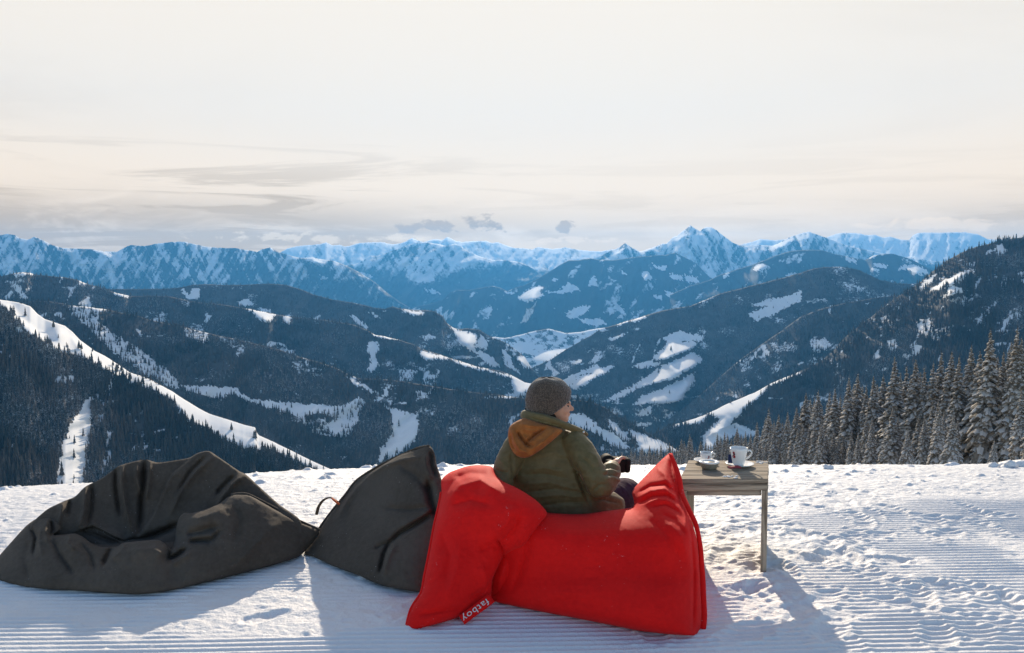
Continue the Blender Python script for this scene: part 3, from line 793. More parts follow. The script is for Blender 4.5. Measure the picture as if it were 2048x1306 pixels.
def stamp(x, y, rx, ry, rot, amp, rim=0.0):
    if y < 2.6 or y > 8.5:
        return
    i0, i1 = np.searchsorted(rows, [y - 1.6 * max(rx, ry), y + 1.6 * max(rx, ry)])
    j0, j1 = np.searchsorted(us, [(x - 1.6 * max(rx, ry)) / y, (x + 1.6 * max(rx, ry)) / y])
    if i1 - i0 < 2 or j1 - j0 < 2:
        return
    a = Xg[i0:i1, j0:j1] - x
    b = Yg[i0:i1, j0:j1] - y
    c, s = math.cos(rot), math.sin(rot)
    q = ((a * c + b * s) / rx) ** 2 + ((-a * s + b * c) / ry) ** 2
    q = q * (1 + 0.5 * vnoise(a * 25 + x * 9, b * 25 + y * 7, 3))
    Zg[i0:i1, j0:j1] += amp * np.exp(-q * q) + rim * np.exp(-((np.sqrt(np.abs(q)) - 1.35) / 0.28) ** 2)


for k in range(90):                                   # boot prints
    y = rng.uniform(3.2, 6.6)
    x = y * rng.uniform(-0.66, 0.66)
    if k < 80:
        x, y = rng.normal(1.75, 0.75), rng.normal(4.6, 0.7)
    stamp(x, y, rng.uniform(0.045, 0.07), rng.uniform(0.11, 0.16), rng.uniform(-1.2, 1.2), -rng.uniform(0.006, 0.014), 0.005)
for k in range(2200):                                  # crumbs and lumps of snow
    y = 3.0 + 4.8 * rng.random() ** 0.7
    u = rng.uniform(-0.72, 0.72)
    i, j = min(np.searchsorted(rows, y), len(rows) - 1), min(np.searchsorted(us, u), 659)
    if rng.random() > 0.05 + trod_g[i, j] * (0.15 + 1.6 * max(0.0, float(vnoise(np.array(u * y * 2.2), np.array(y * 2.6), 71)))):
        continue
    r = 0.008 + 0.022 * rng.random() ** 3
    stamp(u * y, y, r, r * rng.uniform(0.7, 1.3), 0, r * rng.uniform(0.35, 0.7))
for k in range(90):                                    # loose lumps along the edge
    u = rng.uniform(-0.7, 0.72)
    y = rng.uniform(6.2, 7.6)
    r = 0.012 + 0.03 * rng.random() ** 2
    stamp(u * y, y, r * 1.3, r, 0, r * 0.8)


def snow_look(n, b):
    ge = n.n('ShaderNodeNewGeometry')
    n1_ = n.noise(ge.outputs['Position'], 42.0, 5.0, 0.7)
    n2_ = n.noise(ge.outputs['Position'], 0.9, 3.0, 0.6)
    n.put(b.inputs['Base Color'], n.mix(n.ramp(n2_, 0.35, 0.7), rgb(0.79, 0.79, 0.805), rgb(0.73, 0.735, 0.755)))
    bump(n, b, n1_, 0.8, 0.012)


M_SNOW = mat('packed_snow', (0.82, 0.825, 0.84), 0.55, 0.25, snow_look)
M_LOOSE = mat('loose_snow', (0.86, 0.86, 0.87), 0.6, 0.2, snow_look)
sf = mesh_np('snow_field', np.stack([Xg, Yg, Zg], -1).reshape(-1, 3), grid_faces(len(rows), len(us)), [M_SNOW])
tag(sf, kind='structure')
gx, gy = np.meshgrid(np.linspace(-60, 60, 40), np.linspace(-60, 4.0, 24))
sg = mesh_np('snow_ground', np.stack([gx, gy, 0 * gx - 0.10], -1).reshape(-1, 3), grid_faces(24, 40), [M_SNOW])
tag(sg, kind='structure')


def ground_at(x, y):
    """height of the modelled snow"""
    i = int(np.clip(np.searchsorted(rows, y), 1, len(rows) - 1))
    j = int(np.clip(np.searchsorted(us, x / y), 1, len(us) - 1))
    return float(Zg[i - 1:i + 1, j - 1:j + 1].mean())


# ------------------------------------------------------------------ snow dusted spruces below the edge
def needles(n, b):
    ge = n.n('ShaderNodeNewGeometry')
    nz = n.noise(ge.outputs['Position'], 3.0, 3.0, 0.6)
    n.put(b.inputs['Base Color'], n.mix(n.ramp(nz, 0.3, 0.7), rgb(0.11, 0.098, 0.080), rgb(0.25, 0.22, 0.18)))


M_NEEDLE = mat('frosted_spruce_needles', (0.12, 0.11, 0.09), 0.85, 0.1, needles)
M_TSNOW = mat('snow_on_branches', (0.78, 0.76, 0.73), 0.7, 0.1)
_t = NT(M_TSNOW.node_tree)
_tr = _t.n('ShaderNodeBsdfTranslucent')
_tr.inputs['Color'].default_value = rgb(0.80, 0.76, 0.70)
_mx = _t.n('ShaderNodeMixShader')
_mx.inputs[0].default_value = 0.45
_t.t.links.new(M_TSNOW.node_tree.nodes['Principled BSDF'].outputs[0], _mx.inputs[1])
_t.t.links.new(_tr.outputs[0], _mx.inputs[2])
_t.t.links.new(_mx.outputs[0], M_TSNOW.node_tree.nodes['Material Output'].inputs['Surface'])
M_BARK = mat('spruce_bark', (0.09, 0.07, 0.055), 0.9, 0.1)


def spruce_meshes(seed, slim=0.145, sparse=0.0, dusting=1.0):
    """crown and trunk of a spruce of height 1 (scaled by the object): whorls of drooping boughs with snow lying on them"""
    r = random.Random(seed)
    vs_, fs, mi = [], [], []

    def quad(a, b, c, d, m):
        i = len(vs_)
        vs_.extend((a, b, c, d))
        fs.append((i, i + 1, i + 2, i + 3))
        mi.append(m)

    levels = 58
    for L in range(levels):
        f = (L + 0.3) / levels
        z = 0.03 + 0.955 * f ** 0.92
        prof = (1 - f) ** 0.90 * (0.72 + 0.28 * math.sin(min(1, f * 3.4) * math.pi / 2)) + 0.02
        nb = max(4, int(12 * (0.45 + 0.55 * (1 - f))))
        a0 = r.random() * 6.28
        for k in range(nb):
            if r.random() < 0.10 + sparse:
                continue
            a = a0 + 6.283 * k / nb + r.uniform(-0.3, 0.3)
            ln = slim * prof * r.uniform(0.70, 1.22)
            droop = r.uniform(0.55, 1.05) * (1.2 - 0.5 * f)
            ca, sa = math.cos(a), math.sin(a)
            wd = ln * r.uniform(0.17, 0.26) + 0.004
            z0 = z + r.uniform(-0.016, 0.016)
            pts = []
            for q in range(5):
                t = q / 4
                rr = ln * (0.10 + 0.90 * t)
                zz_ = z0 + ln * (0.20 * t - droop * t * t + 0.16 * t ** 4)
                ww = wd * (0.35 + 1.0 * math.sin(min(1.0, t * 1.15) * math.pi * 0.86))
                pts.append((rr, zz_, ww))
            for q in range(4):
                (r1, z1, w1), (r2, z2, w2) = pts[q], pts[q + 1]
                sg1 = 0.45 * w1
                sg2 = 0.45 * w2
                c1 = (r1 * ca, r1 * sa, z1)
                c2 = (r2 * ca, r2 * sa, z2)
                for sd_ in (1, -1):
                    e1 = (r1 * ca - sd_ * w1 * sa, r1 * sa + sd_ * w1 * ca, z1 - sg1 - r.uniform(0, 0.004))
                    e2 = (r2 * ca - sd_ * w2 * sa, r2 * sa + sd_ * w2 * ca, z2 - sg2 - r.uniform(0, 0.004))
                    quad(c1, e1, e2, c2, 0)
                    if q >= 0 and r.random() < 0.92 * dusting:
                        h = 0.0020 + 0.0020 * r.random()
                        k1, k2 = r.uniform(0.35, 1.0), r.uniform(0.35, 1.0)
                        g1 = (r1 * ca - sd_ * w1 * k1 * sa, r1 * sa + sd_ * w1 * k1 * ca, z1 - sg1 * k1 + h)
                        g2 = (r2 * ca - sd_ * w2 * k2 * sa, r2 * sa + sd_ * w2 * k2 * ca, z2 - sg2 * k2 + h)
                        quad((c1[0], c1[1], z1 + h), g1, g2, (c2[0], c2[1], z2 + h * 1.2), 1)
            # hanging twigs below the bough
            for q in range(2):
                t = r.uniform(0.35, 0.95)
                rr = ln * t
                zz_ = z0 + ln * (0.20 * t - droop * t * t)
                hx = r.uniform(0.006, 0.013)
                wx_ = wd * 0.7
                quad((rr * ca - wx_ * sa, rr * sa + wx_ * ca, zz_ - wd * 0.2), (rr * ca + wx_ * sa, rr * sa - wx_ * ca, zz_ - wd * 0.2),
                     (rr * ca + wx_ * 0.4 * sa, rr * sa - wx_ * 0.4 * ca, zz_ - hx - wd * 0.3), (rr * ca - wx_ * 0.4 * sa, rr * sa + wx_ * 0.4 * ca, zz_ - hx - wd * 0.3), 0)
    me = bpy.data.meshes.new('spruce_crown')
    me.from_pydata(vs_, [], fs)
    me.materials.append(M_NEEDLE)
    me.materials.append(M_TSNOW)
    me.polygons.foreach_set('material_index', mi)
    me.update()
    tv, tf = [], []
    for q, (z, rr) in enumerate(((-0.06, 0.013), (0.3, 0.010), (0.7, 0.006), (1.0, 0.001))):
        for k in range(7):
            a = 6.283 * k / 7
            tv.append((rr * math.cos(a), rr * math.sin(a), z))
    for q in range(3):
        for k in range(7):
            tf.append((q * 7 + k, q * 7 + (k + 1) % 7, q * 7 + 7 + (k + 1) % 7, q * 7 + 7 + k))
    mt = bpy.data.meshes.new('spruce_trunk')
    mt.from_pydata(tv, [], tf)
    mt.materials.append(M_BARK)
    mt.update()
    return me, mt


SPRUCE = [spruce_meshes(100 + k, sl, sp_, du) for k, (sl, sp_, du) in enumerate(((0.150, 0.0, 1.0), (0.135, 0.05, 1.15), (0.165, 0.0, 0.9), (0.140, 0.10, 1.1), (0.175, 0.05, 1.2), (0.125, 0.0, 0.8), (0.21, 0.05, 1.0)))]
rt = random.Random(11)


def spruce(px, top, d, kind=None, label=None, group='snow dusted spruces on the slope right of the table', base=None, name='spruce_tree'):
    a, b = ray(px, top)
    x = float(a) * d
    zt = CAM_Z + float(b) * d
    zb = hill_z(x, d) - 0.2 if base is None else CAM_Z + float(ray(px, base)[1]) * d
    hgt = zt - zb
    me, mt = SPRUCE[rt.randrange(6) if kind is None else kind]
    t = thing(name, label, 'tree', (x, d, zb), rt.random() * 6.28, group)
    wd = rt.uniform(0.88, 1.12)
    t.scale = (hgt * wd, hgt * wd, hgt)
    t.rotation_euler = (rt.uniform(-0.015, 0.015), rt.uniform(-0.015, 0.015), rt.random() * 6.28)
    new_obj('crown', me, t)
    new_obj('trunk', mt, t)
    return t


TOP = [(1225, 908), (1245, 902), (1262, 896), (1284, 893), (1300, 890), (1322, 887), (1340, 884), (1362, 876), (1380, 866), (1400, 880), (1435, 866), (1450, 862), (1474, 855), (1490, 862), (1514, 842), (1536, 815), (1557, 827), (1577, 821), (1595, 812), (1611, 784), (1637, 778), (1660, 782), (1672, 774), (1700, 755), (1715, 747), (1735, 770), (1750, 752), (1770, 748), (1792, 713), (1814, 730), (1831, 718), (1850, 735), (1866, 722), (1883, 700), (1901, 702), (1919, 710), (1944, 688), (1962, 700), (1982, 655), (2008, 700), (2032, 650), (2048, 672), (2090, 640), (2140, 660)]
DIST = lambda px: float(np.interp(px, [1225, 1300, 1380, 1480, 1600, 1700, 1800, 1900, 1980, 2100], [520, 450, 370, 300, 225, 190, 165, 145, 128, 115]))
special = {
    (1982, 655): 'very tall slim snow dusted spruce rising above the stand near the right edge',
    (2032, 650): 'tallest snow dusted spruce at the far right edge of the picture',
    (1792, 713): 'tall snow dusted spruce standing proud in the middle of the stand',
    (1944, 688): 'tall frosted spruce just left of the very tall slim one',
    (1611, 784): 'first tall frosted spruce right of the small meadow gap, above the snow edge',
    (1637, 778): 'frosted spruce beside the first tall one of the stand',
    (1536, 815): 'frosted spruce above the right edge of the wooden table',
    (1380, 866): 'small frosted spruce rising behind the pointed corner of the red beanbag',
    (1435, 866): 'small frosted spruce directly behind the small coffee cup',
    (1474, 855): 'frosted spruce directly behind the large coffee mug',
    (1715, 747): 'broad frosted spruce left of the tall one in the middle of the stand',
}
back_lbl = 'snow dusted spruce in the crowded back row of the stand at right'
mid_lbl = 'frosted spruce packed among its neighbours in the top line of the stand'
low_lbl = 'lower snow dusted spruce standing in front of the taller stand'
far_lbl = 'tiny far spruce of the thin tree line behind the person\'s hand and red corner'
ORD = ['', 'first', 'second', 'third', 'fourth', 'fifth', 'sixth', 'seventh', 'eighth', 'ninth', 'tenth', 'eleventh', 'twelfth', 'thirteenth', 'fourteenth', 'fifteenth', 'sixteenth', 'seventeenth', 'eighteenth', 'nineteenth', 'twentieth']


def nth(k):
    if k <= 20:
        return ORD[k]
    tens = {2: 'twenty', 3: 'thirty', 4: 'forty', 5: 'fifty'}[k // 10]
    return tens + '-' + ORD[k % 10] if k % 10 else tens[:-1] + 'ieth'


inview = [p for p in TOP if p[0] < 2046]
for px, top in TOP:
    k = len([p for p in inview if p[0] >= px])
    lb = special.get((px, top), (f'{nth(k)} frosted treetop from the right edge along the top line of the stand' if k else 'frosted spruce at the right border of the stand, mostly cut by the picture edge'))
    spruce(px, top, DIST(px) * rt.uniform(0.96, 1.04), label=lb)
env = lambda px: float(np.interp(px, [p for p, _ in TOP], [t for _, t in TOP]))
px = 1228.0
while px < 2120:                                        # back row, peeping between
    d = DIST(px)
    spruce(px, env(px) + rt.uniform(10, 40) * 200 / d, d * rt.uniform(1.08, 1.22), label=far_lbl if px < 1360 else back_lbl)
    px += rt.uniform(7, 12) * (160 / d) ** 0.45
px = 1236.0
lowers = []
while px < 2120:                                        # lower trees in front
    d = DIST(px)
    e = env(px)
    if not 1925 < px < 2030 and not 1900 < px < 1912 and not 1808 < px < 1824:
        lowers.append((px, spruce(px, e + (935 - e) * rt.uniform(0.25, 0.62), d * rt.uniform(0.80, 0.93), label=far_lbl if px < 1360 else low_lbl)))
    px += rt.uniform(10, 18) * (160 / d) ** 0.45
vis = [q for q in lowers if 1360 <= q[0] < 2040]
for k, (q, o) in enumerate(reversed(vis)):
    o['label'] = f'{nth(k + 1)} lower spruce from the right edge, before the taller frosted stand'
spruce(1906, 829, 92, 6, 'broad snow dusted spruce standing in front of the stand', base=948)
spruce(1816, 856, 105, 6, 'short broad snow dusted spruce in front of the stand left of the other broad one', base=948)
spruce(1880, 812, 106, 4, 'slender snow dusted spruce between the two short broad ones', base=946)
spruce(1988, 879, 88, 6, 'young little spruce standing alone on the snow slope at right', base=930, group=None, name='young_spruce')

# lone spruces on the ski run far left and on the meadows
def lone(px, base, size_px, d, label, group=None):
    me, mt = SPRUCE[6]
    a, b = ray(px, base)
    t = thing('spruce_tree', label, 'tree', (float(a) * d, d, CAM_Z + float(b) * d), rt.random() * 6, group)
    h = size_px / F * d
    t.scale = (h * 1.1, h * 1.1, h)
    new_obj('crown', LONE_CROWN, t)
    new_obj('trunk', mt, t)


LONE_CROWN = SPRUCE[6][0].copy()
LONE_CROWN.materials.clear()
LONE_CROWN.materials.append(M_NEEDLE)
LONE_CROWN.materials.append(M_NEEDLE)


def hill_d(lay, px, py):
    """distance of the hill surface seen at a pixel"""
    j = int(np.argmin(np.abs(lay['PX'][0] - px)))
    i = int(np.argmin(np.abs(lay['PY'][:, j] - py)))
    return float(lay['V'][i, j, 1])


for px, by, sz, lb in ((95, 686, 17, 'lone dark spruce on the upper ski run at far left'), (158, 695, 16, 'small pair-like dark spruce in the middle of the ski run'), (107, 653, 14, 'dark spruce on the upper lip of the ski run'),
                       (463, 858, 14, 'single dark spruce alone on the lower ski run'), (233, 742, 17, 'dark spruce at the narrow part of the ski run'), (243, 740, 13, 'smaller dark spruce beside the one at the narrow part of the ski run'),
                       (261, 757, 14, 'dark spruce on the ski run just above the tree belt'), (277, 768, 15, 'first of two dark spruces on the ski run below the narrow part'), (285, 764, 13, 'second of two dark spruces on the ski run below the narrow part'), (163, 697, 12, 'small dark spruce touching the one in the middle of the ski run'), (226, 730, 11, 'low dark spruce at the upper edge of the narrow ski run'), (335, 800, 12, 'dark spruce at the lower edge of the ski run before it widens'), (185, 702, 8, 'tiny dark bush on the upper edge of the ski run')):
    lone(px, by, sz, hill_d(L6, px, by) - 6, lb)
for px, by, sz, lb in ((1317, 745, 9, 'tiny dark spruce on the long sunlit meadow across the valley'), (1339, 786, 7, 'tiny dark bush on the lower sunlit meadow across the valley'), (1342, 700, 10, 'tiny dark spruce on the upper terraced meadow across the valley')):
    lone(px, by, sz, hill_d(R1, px, by) - 8, lb)

# ------------------------------------------------------------------ soft things: closed shells blown up from their outline
def catmull(pts, step=4.0, closed=True):
    p = np.array(pts, float)
    n = len(p)
    out = []
    rng_ = range(n if closed else n - 1)
    for i in rng_:
        p0, p1, p2, p3 = (p[(i - 1) % n], p[i], p[(i + 1) % n], p[(i + 2) % n]) if closed else (p[max(i - 1, 0)], p[i], p[i + 1], p[min(i + 2, n - 1)])
        L = math.hypot(*(p2 - p1)[:2])
        k = max(1, int(L / step))
        for q in range(k):
            t = q / k
            # cardinal spline, a little tight
            m1, m2 = 0.40 * (p2 - p0), 0.40 * (p3 - p1)
            l1, l2 = np.linalg.norm(m1[:2]) + 1e-9, np.linalg.norm(m2[:2]) + 1e-9
            m1, m2 = m1 * min(1, L / l1), m2 * min(1, L / l2)
            h = ((2 * t ** 3 - 3 * t ** 2 + 1) * p1 + (t ** 3 - 2 * t ** 2 + t) * m1 + (-2 * t ** 3 + 3 * t ** 2) * p2 + (t ** 3 - t ** 2) * m2)
            out.append(h)
    if not closed:
        out.append(p[-1])
    return np.array(out)


FOLD_GAIN = 2.6


def folds_field(px, py, folds):
    """hand laid folds: (kind, width, height in m, points)"""
    h = np.zeros(px.shape)
    gain = FOLD_GAIN
    for kind, wd, amp, pts in folds:
        wd = wd * (0.68 if kind != 'b' else 1.0)
        d, t, sd_ = seg_dist(px, py, pts)
        amp = amp * (gain if kind != 'b' else 1.0)
        tap = np.clip(np.minimum(t, 1 - t) * 5 + 0.15, 0, 1) ** 0.7
        if kind == 'r':                               # ridge
            h += amp * tap * np.exp(-(d / wd) ** 1.15)
        elif kind == 'c':                             # sharp crease
            h -= 1.35 * amp * tap * np.exp(-(d / wd) ** 1.4)
        elif kind == 's':                             # step: the left side of the line stands proud
            h += amp * tap * np.exp(-d / (wd * 2.2)) * np.where(sd_ < 0, 1.0, -0.25) * (1 - np.exp(-(d / (0.25 * wd)) ** 2) * 0.5)
        elif kind == 'b':                             # broad soft bulge
            h += amp * np.exp(-(d / wd) ** 2)
    return h


def shell(outline, front, back, folds=(), step=4.0, expo=0.5, grid=3.0, wrinkle=0.002, wr=(0.05, 0.09), seed=1, floor=True, rim=0.0):
    """vertices and faces of one closed soft shell; outline = (px, py, distance)"""
    B = catmull(outline, step)
    bx, by, bd = B[:, 0], B[:, 1], B[:, 2]
    x0, x1, y0, y1 = bx.min() - 3 * grid, bx.max() + 3 * grid, by.min() - 3 * grid, by.max() + 3 * grid
    gx_ = np.arange(x0, x1 + grid, grid)
    gy_ = np.arange(y0, y1 + grid, grid)
    GX, GY = np.meshgrid(gx_, gy_)
    poly = list(zip(bx, by))
    M = inside(GX, GY, poly)
    # nearest outline distance value outside
    near = np.zeros(GX.shape)
    for r in range(GX.shape[0]):
        dd = (GX[r][:, None] - bx) ** 2 + (GY[r][:, None] - by) ** 2
        near[r] = bd[np.argmin(dd, 1)]
    base = near.copy()
    phi = np.zeros(GX.shape)
    c = (grid * 0.01) ** 2
    for it in range(900):
        a = 0.25 * (np.roll(base, 1, 0) + np.roll(base, -1, 0) + np.roll(base, 1, 1) + np.roll(base, -1, 1))
        base = np.where(M, a, near)
        b = 0.25 * (np.roll(phi, 1, 0) + np.roll(phi, -1, 0) + np.roll(phi, 1, 1) + np.roll(phi, -1, 1) + c)
        phi = np.where(M, b, 0)
    phi = phi / phi.max()

    def samp(A, x, y):
        fx = np.clip((x - x0) / grid, 0, len(gx_) - 1.001)
        fy = np.clip((y - y0) / grid, 0, len(gy_) - 1.001)
        i, j = fy.astype(int), fx.astype(int)
        u, v = fx - j, fy - i
        return A[i, j] * (1 - u) * (1 - v) + A[i, j + 1] * u * (1 - v) + A[i + 1, j] * (1 - u) * v + A[i + 1, j + 1] * u * v
    # points inside
    hx, hy = np.meshgrid(np.arange(x0, x1, step), np.arange(y0, y1, step * 0.866))
    hx = hx + (np.arange(hx.shape[0]) % 2)[:, None] * step / 2
    hx, hy = hx.ravel(), hy.ravel()
    k = inside(hx, hy, poly)
    hx, hy = hx[k], hy[k]
    dmin = np.full(hx.shape, 1e9)
    for q in range(0, len(bx)):
        dmin = np.minimum(dmin, (hx - bx[q]) ** 2 + (hy - by[q]) ** 2)
    k = dmin > (0.55 * step) ** 2
    hx, hy = hx[k], hy[k]
    n = len(bx)
    co = [Vector((float(a), float(b))) for a, b in zip(bx, by)] + [Vector((float(a), float(b))) for a, b in zip(hx, hy)]
    ov, oe, of, iv, ie, if_ = mgeo.delaunay_2d_cdt(co, [], [list(range(n))], 1, 1e-4)
    X = np.array([v[0] for v in ov])
    Y = np.array([v[1] for v in ov])
    isb = np.array([any(q < n for q in l) for l in iv])
    bidx = np.array([min([q for q in l if q < n], default=0) for l in iv])
    D = np.where(isb, bd[bidx], samp(base, X, Y))
    ph = np.where(isb, 0.0, np.clip(samp(phi, X, Y), 0, 1))
    hgt = ph ** expo
    fo = folds_field(X, Y, folds) if folds else np.zeros(X.shape)
    edge = np.clip(ph * 14, 0, 1)
    wz = wrinkle * (1.0 * ridged(X * wr[0], Y * wr[1], seed, 3, 0.5) + 0.8 * fbm(X * 0.13, Y * 0.13, seed + 5, 3))
    if np.isscalar(front):
        fr = front
    else:
        fr = front(X, Y)
    dispf = (fr * hgt + (fo + wz) * edge)
    puck = (1 - np.clip(ph * 2.2, 0, 1)) ** 2
    wz = wz + wrinkle * (1.3 * puck + 0.25) * (ridged(X * 0.10 + 0.05 * Y, Y * 0.10 - 0.05 * X, seed + 9, 3, 0.6) + 0.5 * ridged(X * 0.035 - 0.05 * Y, Y * 0.05 + 0.03 * X, seed + 15, 2, 0.5))
    Vf = P(X, Y, D)
    camv = np.array([0, 0, CAM_Z])
    ray_ = (Vf - camv)
    ln = np.linalg.norm(ray_, axis=1)[:, None]
    ray_ /= ln
    A = Vf - ray_ * dispf[:, None]
    Bk = Vf + ray_ * ((back if np.isscalar(back) else back(X, Y)) * hgt)[:, None]
    if floor:
        A[:, 2] = np.maximum(A[:, 2], -0.02)
        Bk[:, 2] = np.maximum(Bk[:, 2], -0.02)
    m = len(X)
    # back side shares the outline
    remap = np.arange(m)
    extra = np.where(~isb)[0]
    remap[extra] = m + np.arange(len(extra))
    V = np.vstack([A, Bk[extra]])
    F1 = [tuple(f) for f in of]
    # make front faces look at the camera
    f0 = F1[0]
    nrm = np.cross(V[f0[1]] - V[f0[0]], V[f0[2]] - V[f0[0]])
    if np.dot(nrm, camv - V[f0[0]]) < 0:
        F1 = [tuple(reversed(f)) for f in F1]
    F2 = [tuple(int(remap[i]) for i in reversed(f)) for f in F1]
    return V, F1 + F2, dict(samp=samp, base=base, phi=phi, expo=expo, front=front)


def join_shells(name, shells, material, parent=None):
    vs_, fs, o = [], [], 0
    for V, Fc, _ in shells:
        vs_.append(V)
        fs += [tuple(i + o for i in f) for f in Fc]
        o += len(V)
    return mesh_np(name, np.vstack(vs_), fs, [material], True, parent)


def tube(name, pts, radii, material, parent=None, seg=8, flat=1.0, closed=False):
    """round cord through world points"""
    p = [Vector(q) for q in pts]
    n = len(p)
    if np.isscalar(radii):
        radii = [radii] * n
    vs_, fs = [], []
    up = Vector((0.13, 0.2, 1)).normalized()
    for i in range(n):
        t = (p[min(i + 1, n - 1)] - p[max(i - 1, 0)]).normalized()
        s = t.cross(up)
        if s.length < 1e-4:
            s = t.cross(Vector((1, 0, 0)))
        s.normalize()
        u = s.cross(t)
        for k in range(seg):
            a = 6.28318 * k / seg
            vs_.append(tuple(p[i] + s * math.cos(a) * radii[i] + u * math.sin(a) * radii[i] * flat))
    for i in range(n - 1):
        for k in range(seg):
            fs.append((i * seg + k, i * seg + (k + 1) % seg, (i + 1) * seg + (k + 1) % seg, (i + 1) * seg + k))
    fs.append(tuple(reversed(range(seg))))
    fs.append(tuple((n - 1) * seg + k for k in range(seg)))
    return mesh_np(name, np.array(vs_), fs, [material], True, parent)


def fabric(scale, c1, c2, fuzz=0.25):
    def build(n, b):
        tcn = n.n('ShaderNodeTexCoord')
        ob = tcn.outputs['Object']
        a = n.noise(ob, 3.2, 4.0, 0.6)
        f = n.noise(ob, scale, 2.0, 0.7)
        f2 = n.noise(ob, 42.0, 4.0, 0.7)
        col = n.mix(n.ramp(n.m('ADD', n.m('MULTIPLY', a, 0.6), n.m('MULTIPLY', f2, 0.4)), 0.34, 0.66), rgb(*c1), rgb(*c2))
        dust = n.m('MULTIPLY', n.ramp(n.noise(ob, 95.0, 2.0, 0.5), 0.70, 0.76), n.ramp(n.noise(ob, 5.0, 3.0, 0.6), 0.50, 0.66))
        n.put(b.inputs['Base Color'], n.mix(n.m('MULTIPLY', dust, 0.5), col, rgb(0.75, 0.75, 0.78)))
        h = n.m('ADD', n.m('MULTIPLY', f, 0.5), n.m('MULTIPLY', f2, 0.6))
        bump(n, b, h, fuzz, 0.008)
        b.inputs['Sheen Weight'].default_value = 0.03
        b.inputs['Sheen Roughness'].default_value = 0.5
    return build


M_GREY = mat('charcoal_canvas', (0.1, 0.09, 0.08), 0.85, 0.15, fabric(420.0, (0.062, 0.049, 0.039), (0.094, 0.076, 0.062), 0.35))
M_RED = mat('red_nylon_canvas', (0.55, 0.02, 0.02), 0.75, 0.12, fabric(520.0, (0.66, 0.006, 0.006), (0.78, 0.009, 0.008), 0.22))
M_ORANGE = mat('orange_tag', (0.65, 0.12, 0.04), 0.7)
M_STRAP = mat('dark_webbing', (0.06, 0.045, 0.035), 0.8)
M_WHITE = mat('white_print', (0.62, 0.58, 0.58), 0.7)

gd = lambda px, py: float(ground_d(px, py, 0.0))

# --- slumped charcoal beanbag at the left
t = thing('beanbag', 'large slumped charcoal canvas beanbag with a sat-in hollow, lying furthest left on the snow', 'beanbag', (-1.9, 4.4, 0))
back_out = [(60, 1060, 4.34), (90, 1022, 4.43), (126, 1003, 4.50), (150, 993, 4.56), (171, 973, 4.61), (205, 956, 4.65), (236, 933, 4.72), (260, 925, 4.74), (290, 919, 4.76), (318, 925, 4.76), (376, 916, 4.80), (396, 906, 4.80), (417, 902, 4.80), (437, 914, 4.78), (478, 942, 4.74), (492, 949, 4.72), (526, 980, 4.65), (560, 1010, 4.58), (600, 1040, 4.50), (600, 1075, 4.43), (520, 1095, 4.39), (420, 1100, 4.39), (320, 1115, 4.34), (220, 1112, 4.32), (130, 1100, 4.30)]
back_folds = [('c', 7, 0.028, [(290, 922), (287, 962), (282, 1010), (278, 1065)]), ('r', 9, 0.026, [(246, 930), (243, 965), (250, 1010), (262, 1065)]), ('r', 8, 0.020, [(274, 930), (273, 955), (284, 990)]), ('r', 8, 0.02, [(300, 922), (298, 960), (292, 1000)]),
              ('c', 6, 0.018, [(232, 936), (232, 975), (240, 1030)]), ('s', 12, 0.022, [(382, 916), (342, 949), (318, 1000), (301, 1038), (273, 1075)]), ('r', 10, 0.022, [(426, 914), (395, 940), (365, 975), (340, 1030)]), ('c', 6, 0.016, [(412, 912), (380, 945), (355, 985)]),
              ('r', 12, 0.034, [(492, 948), (462, 970), (443, 995), (430, 1020)]), ('c', 7, 0.022, [(470, 950), (448, 972), (432, 990)]), ('r', 10, 0.024, [(171, 972), (168, 1020), (156, 1060)]), ('c', 6, 0.016, [(185, 968), (182, 1020), (172, 1060)]), ('r', 8, 0.02, [(126, 1003), (122, 1030), (112, 1060)]), ('c', 5, 0.014, [(140, 1000), (134, 1030)]),
              ('s', 8, 0.03, [(158, 1062), (185, 1052), (215, 1068), (245, 1082)]), ('c', 9, 0.03, [(245, 1088), (290, 1078), (330, 1062), (360, 1048)]), ('b', 60, -0.05, [(230, 1030), (320, 1030)])]
sh_b = shell(back_out, 0.05, 0.30, back_folds, 2.7, 0.45, seed=3, wrinkle=0.003)
front_out = [(-14, 1128, 4.24), (-2, 1112, 4.28), (27, 1079, 4.36), (52, 1052, 4.42), (72, 1038, 4.43), (95, 1034, 4.42), (116, 1042, 4.38), (122, 1060, 4.32), (108, 1070, 4.29), (128, 1069, 4.28), (150, 1067, 4.28), (166, 1074, 4.25), (184, 1087, 4.22), (206, 1094, 4.19), (234, 1093, 4.18), (246, 1086, 4.18), (270, 1083, 4.18), (300, 1080, 4.19), (318, 1080, 4.22), (334, 1090, 4.19), (342, 1098, 4.19), (350, 1080, 4.25), (352, 1058, 4.31), (358, 1036, 4.36), (368, 1026, 4.39), (384, 1026, 4.39), (412, 1018, 4.41), (440, 1006, 4.46), (456, 994, 4.48), (474, 988, 4.51), (500, 990, 4.55), (540, 1012, 4.56), (590, 1040, 4.56), (638, 1060, 4.56),
             (628, 1082, 4.52), (612, 1100, 4.50), (598, 1113, gd(598, 1113)), (547, 1130, gd(547, 1130)), (444, 1157, gd(444, 1157)), (342, 1181, gd(342, 1181)), (273, 1189, gd(273, 1189)), (171, 1183, gd(171, 1183)), (68, 1176, gd(68, 1176)), (10, 1164, gd(10, 1164)), (-18, 1150, gd(-18, 1150))]
